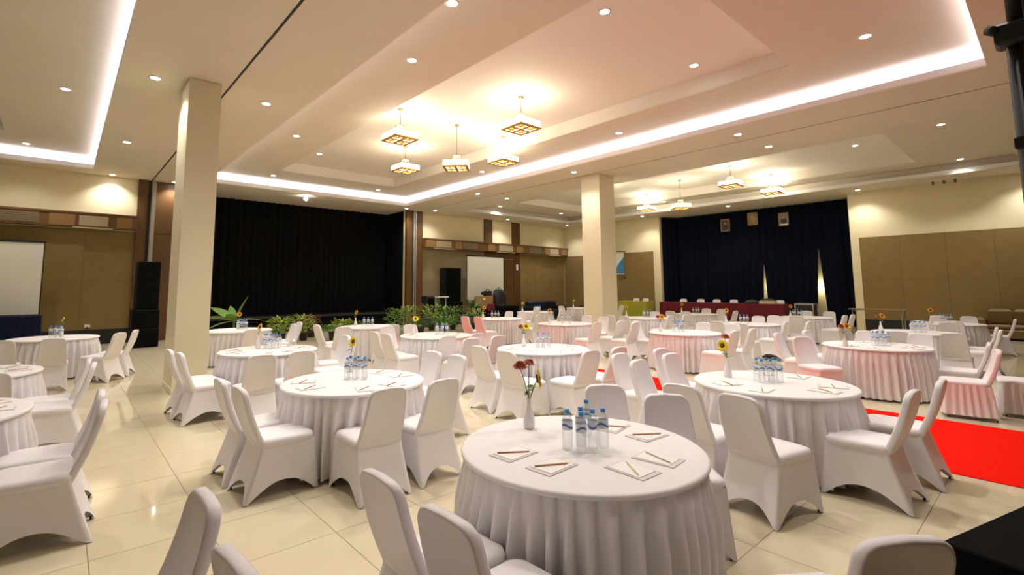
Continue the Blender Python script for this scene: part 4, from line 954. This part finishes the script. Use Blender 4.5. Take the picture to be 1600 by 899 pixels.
# ---- foreground: black draped corner table and lighting pole
e = draped_table('black_draped_table', 0, 1.5, -1.0, 0, 0, .75, MAT['black'], 'black cloth covered table cut by the bottom right corner')
e.location = (2.43 + .72, .345 - .66, 0); e.rotation_euler = (0, 0, radians(-15.5))
e = empty('lighting_stand', (1.735, .02, 0), label='tall black lighting stand at the right edge with a clamp', cat='stand')
MB().tube([(0, 0, .03), (0, 0, 2.33)], .021, 14).obj('pole', MAT['black_pl'], e)
MB().tube([(0.035, -.035, .03), (0.035, -.035, 2.6)], .024, 14).obj('outer_pole', MAT['black'], e)
MB().tube([(0, 0, 2.33), (0, 0, 3.2)], .014, 12).obj('upper_pole', MAT['black_pl'], e)
MB().bevbox(-.012, .01, 2.31, .062, .055, .055, .008).obj('clamp_block', MAT['black_pl'], e)
MB().tube([(-.03, .03, 2.32), (-.048, .045, 2.325)], .012, 10).obj('clamp_knob', MAT['black_pl'], e)
MB().tube([(0, 0, 2.29), (.16, -.13, 2.29)], .008, 8).obj('cross_arm', MAT['metal'], e)
MB().bevbox(-.016, .014, 2.04, .02, .02, .03, .004).obj('small_catch', MAT['black_pl'], e)
for a_ in (-40, -100, -160): MB().tube([(0, 0, .35), (.4 * cos(radians(a_)), .4 * sin(radians(a_)), .015)], .011).obj('leg', MAT['black_pl'], e)

# ================================================================== PLANTS
def blade_mesh(L, W, curl, m_, nseg=8):
    v = []; f = []
    for i in range(nseg + 1):
        t = i / nseg; w_ = W * (sin(pi * min(1, t * 1.02 + .02)) ** .7) * (1 - .25 * t); y = L * t; z = -curl * t * t * L
        v += [(-w_ / 2, y * 1, z + .12 * w_), (0, y, z), (w_ / 2, y, z + .12 * w_)]
    for i in range(nseg):
        for j in range(2): f.append((i * 3 + j, i * 3 + j + 1, (i + 1) * 3 + j + 1, (i + 1) * 3 + j))
    return MB().add(v, f, True).mesh('leaf', m_)
def pot(e, r=.16, h=.28): MB().lathe([(.0, 0), (r * .7, 0), (r, h), (r * 1.08, h), (r * 1.08, h + .03), (r * .9, h + .03), (r * .88, h - .02), (0, h - .02)], 18, cap=False).obj('pot', MAT['pot'], e)
def shrub(x, y, h, w_, m_, lab, n=90, ls=.16, kindn='potted_shrub'):
    e = empty(kindn, (x, y, 0), rz=random.uniform(0, 6), label=lab, cat='plant', group='potted plants along the stage front')
    pot(e, .15, .25)
    v = []; f = []
    st_ = MB()
    for k in range(7):
        a_ = random.uniform(0, 6.28); r = random.uniform(.05, w_ * .3); zt = h * random.uniform(.6, .9)
        st_.tube([(0, 0, .22), (r * .4 * cos(a_), r * .4 * sin(a_), zt * .5), (r * cos(a_), r * sin(a_), zt)], .008, 5)
    st_.obj('branches', MAT['stem'], e)
    for k in range(n):
        a_ = random.uniform(0, 6.28); zz = random.uniform(.02, 1.0) ** .8; rr_ = w_ / 2 * math.sqrt(random.random()) * (1.15 - .6 * abs(zz - .55))
        c = Vector((rr_ * cos(a_), rr_ * sin(a_), .24 + (h - .24) * zz))
        d = Vector((cos(a_) * .8, sin(a_) * .8, random.uniform(-.1, 1.1))).normalized(); s_ = d.cross(Vector((0, 0, 1))).normalized(); u = s_.cross(d)
        L_ = ls * random.uniform(.7, 1.2); W_ = L_ * .42
        pts = [c, c + d * L_ * .4 + s_ * W_ / 2 + u * .01, c + d * L_ - u * .02, c + d * L_ * .4 - s_ * W_ / 2 + u * .01]
        b_ = len(v); v += [tuple(p) for p in pts]; f += [(b_, b_ + 1, b_ + 2), (b_, b_ + 2, b_ + 3)]
    MB().add(v, f).obj('foliage', m_, e, kind='stuff')
# big leafy plant beside the left pillar
e = empty('leafy_plant', (4.2, 17.1, 0), label='tall plant with broad green leaves right of the left pillar', cat='plant', group='potted plants along the stage front')
pot(e, .2, .35)
for (dx, dy, tilt, L_, W_) in ((.5, .0, 62, 1.0, .26), (-.5, .2, 42, .95, .36), (-.55, -.1, 20, .9, .34), (.8, 0, 14, .95, .24), (.1, -.4, 40, .6, .28), (-.2, .5, 50, .7, .28), (-.4, -.3, -5, .8, .3)):
    az = math.atan2(dy - dx * .0, dx); lm = blade_mesh(L_, W_, .25 if tilt < 50 else .05, MAT['leaf'])
    bx_, by_ = .05 * cos(az), .05 * sin(az)
    wpos = Vector((cos(az + radians(-41)) if False else cos(az), sin(az), 0))
    ang = math.atan2(-.65 * dx + .75 * dy, .76 * dx + .65 * dy)
    zb = .68
    MB().tube([(0, 0, .3), (.03 * cos(ang), .03 * sin(ang), zb)], .014, 6).obj('stem', MAT['stem'], e)
    o = link('leaf', lm, e, loc=(.03 * cos(ang), .03 * sin(ang), zb)); o.rotation_mode = 'XYZ'; o.rotation_euler = (radians(tilt), random.uniform(-.5, .5), ang - pi / 2)
SH0 = [(5.35, 16.2, .78, .7, 'leaf_y', 'yellow green shrub with fine leaves behind the table right of the left pillar'), (5.7, 17.3, .62, .7, 'leaf_d', 'low dark green shrub right of the broad leaved plant'), (6.15, 16.4, .80, .7, 'leaf_y', 'bright green shrub left of the dark red one before the stage'), (6.75, 17.3, .70, .6, 'leaf_r', 'dark red leaved shrub in front of the stage'), (6.95, 15.9, .42, .8, 'leaf', 'low green shrub behind the chairs in front of the stage'), (7.65, 16.7, .56, .6, 'leaf_y', 'small bright green shrub right of the dark red one'), (8.5, 16.9, .45, .7, 'leaf_d', 'low dark shrub left of the table before the stage'),
 (9.7, 16.5, .92, .8, 'leaf', 'bushy green shrub in a row, leftmost behind the vase with orange flower'), (10.55, 16.9, .95, .8, 'leaf_y', 'pale green crown shrub in the row behind the bottles'), (10.2, 15.6, .55, .8, 'leaf_d', 'low dark green shrub in the front of the hedge row'), (11.45, 16.7, .98, .8, 'leaf_y', 'yellow green shrub in the middle of the hedge row'), (12.3, 16.4, .92, .8, 'leaf', 'green shrub right of the hedge middle'), (11.2, 15.5, .55, .9, 'leaf', 'low mid green shrub at the front of the hedge row'), (12.05, 15.2, .62, .8, 'leaf_d', 'low dark shrub left of the pink chair backs'), (13.1, 15.9, .80, .7, 'leaf_y', 'small yellow green shrub behind the two pink chair backs')]
SH = [(x_, y_, h_, w_ * .9, mk, lab) for (x_, y_, h_, w_, mk, lab) in SH0]
for x, y, h_, w_, mk, lab in SH: shrub(x, y, h_, w_, MAT[mk], lab, n=170, ls=.17)
# fern by the right screen
def fern(x, y, h0, L_, lab, n=16):
    e = empty('fern', (x, y, 0), label=lab, cat='plant', group='potted plants along the stage front'); pot(e, .2, .4)
    for k in range(n):
        a_ = 2 * pi * k / n + random.uniform(-.2, .2); tl = random.uniform(15, 75)
        lm = blade_mesh(L_ * random.uniform(.7, 1.1), .19, .35, MAT['leaf'] if k % 3 else MAT['leaf_d'], 7)
        o = link('frond', lm, e, loc=(.02 * cos(a_), .02 * sin(a_), h0)); o.rotation_euler = (radians(tl), 0, a_)
    MB().tube([(0, 0, .38), (0, 0, h0)], .03).obj('stem', MAT['stem'], e)
fern(14.0, 17.2, .72, .72, 'arching green palm fern in front of the right projector screen')
fern(12.6, 17.6, .62, .6, 'darker arching fern left of the palm, before the wooden stage post')
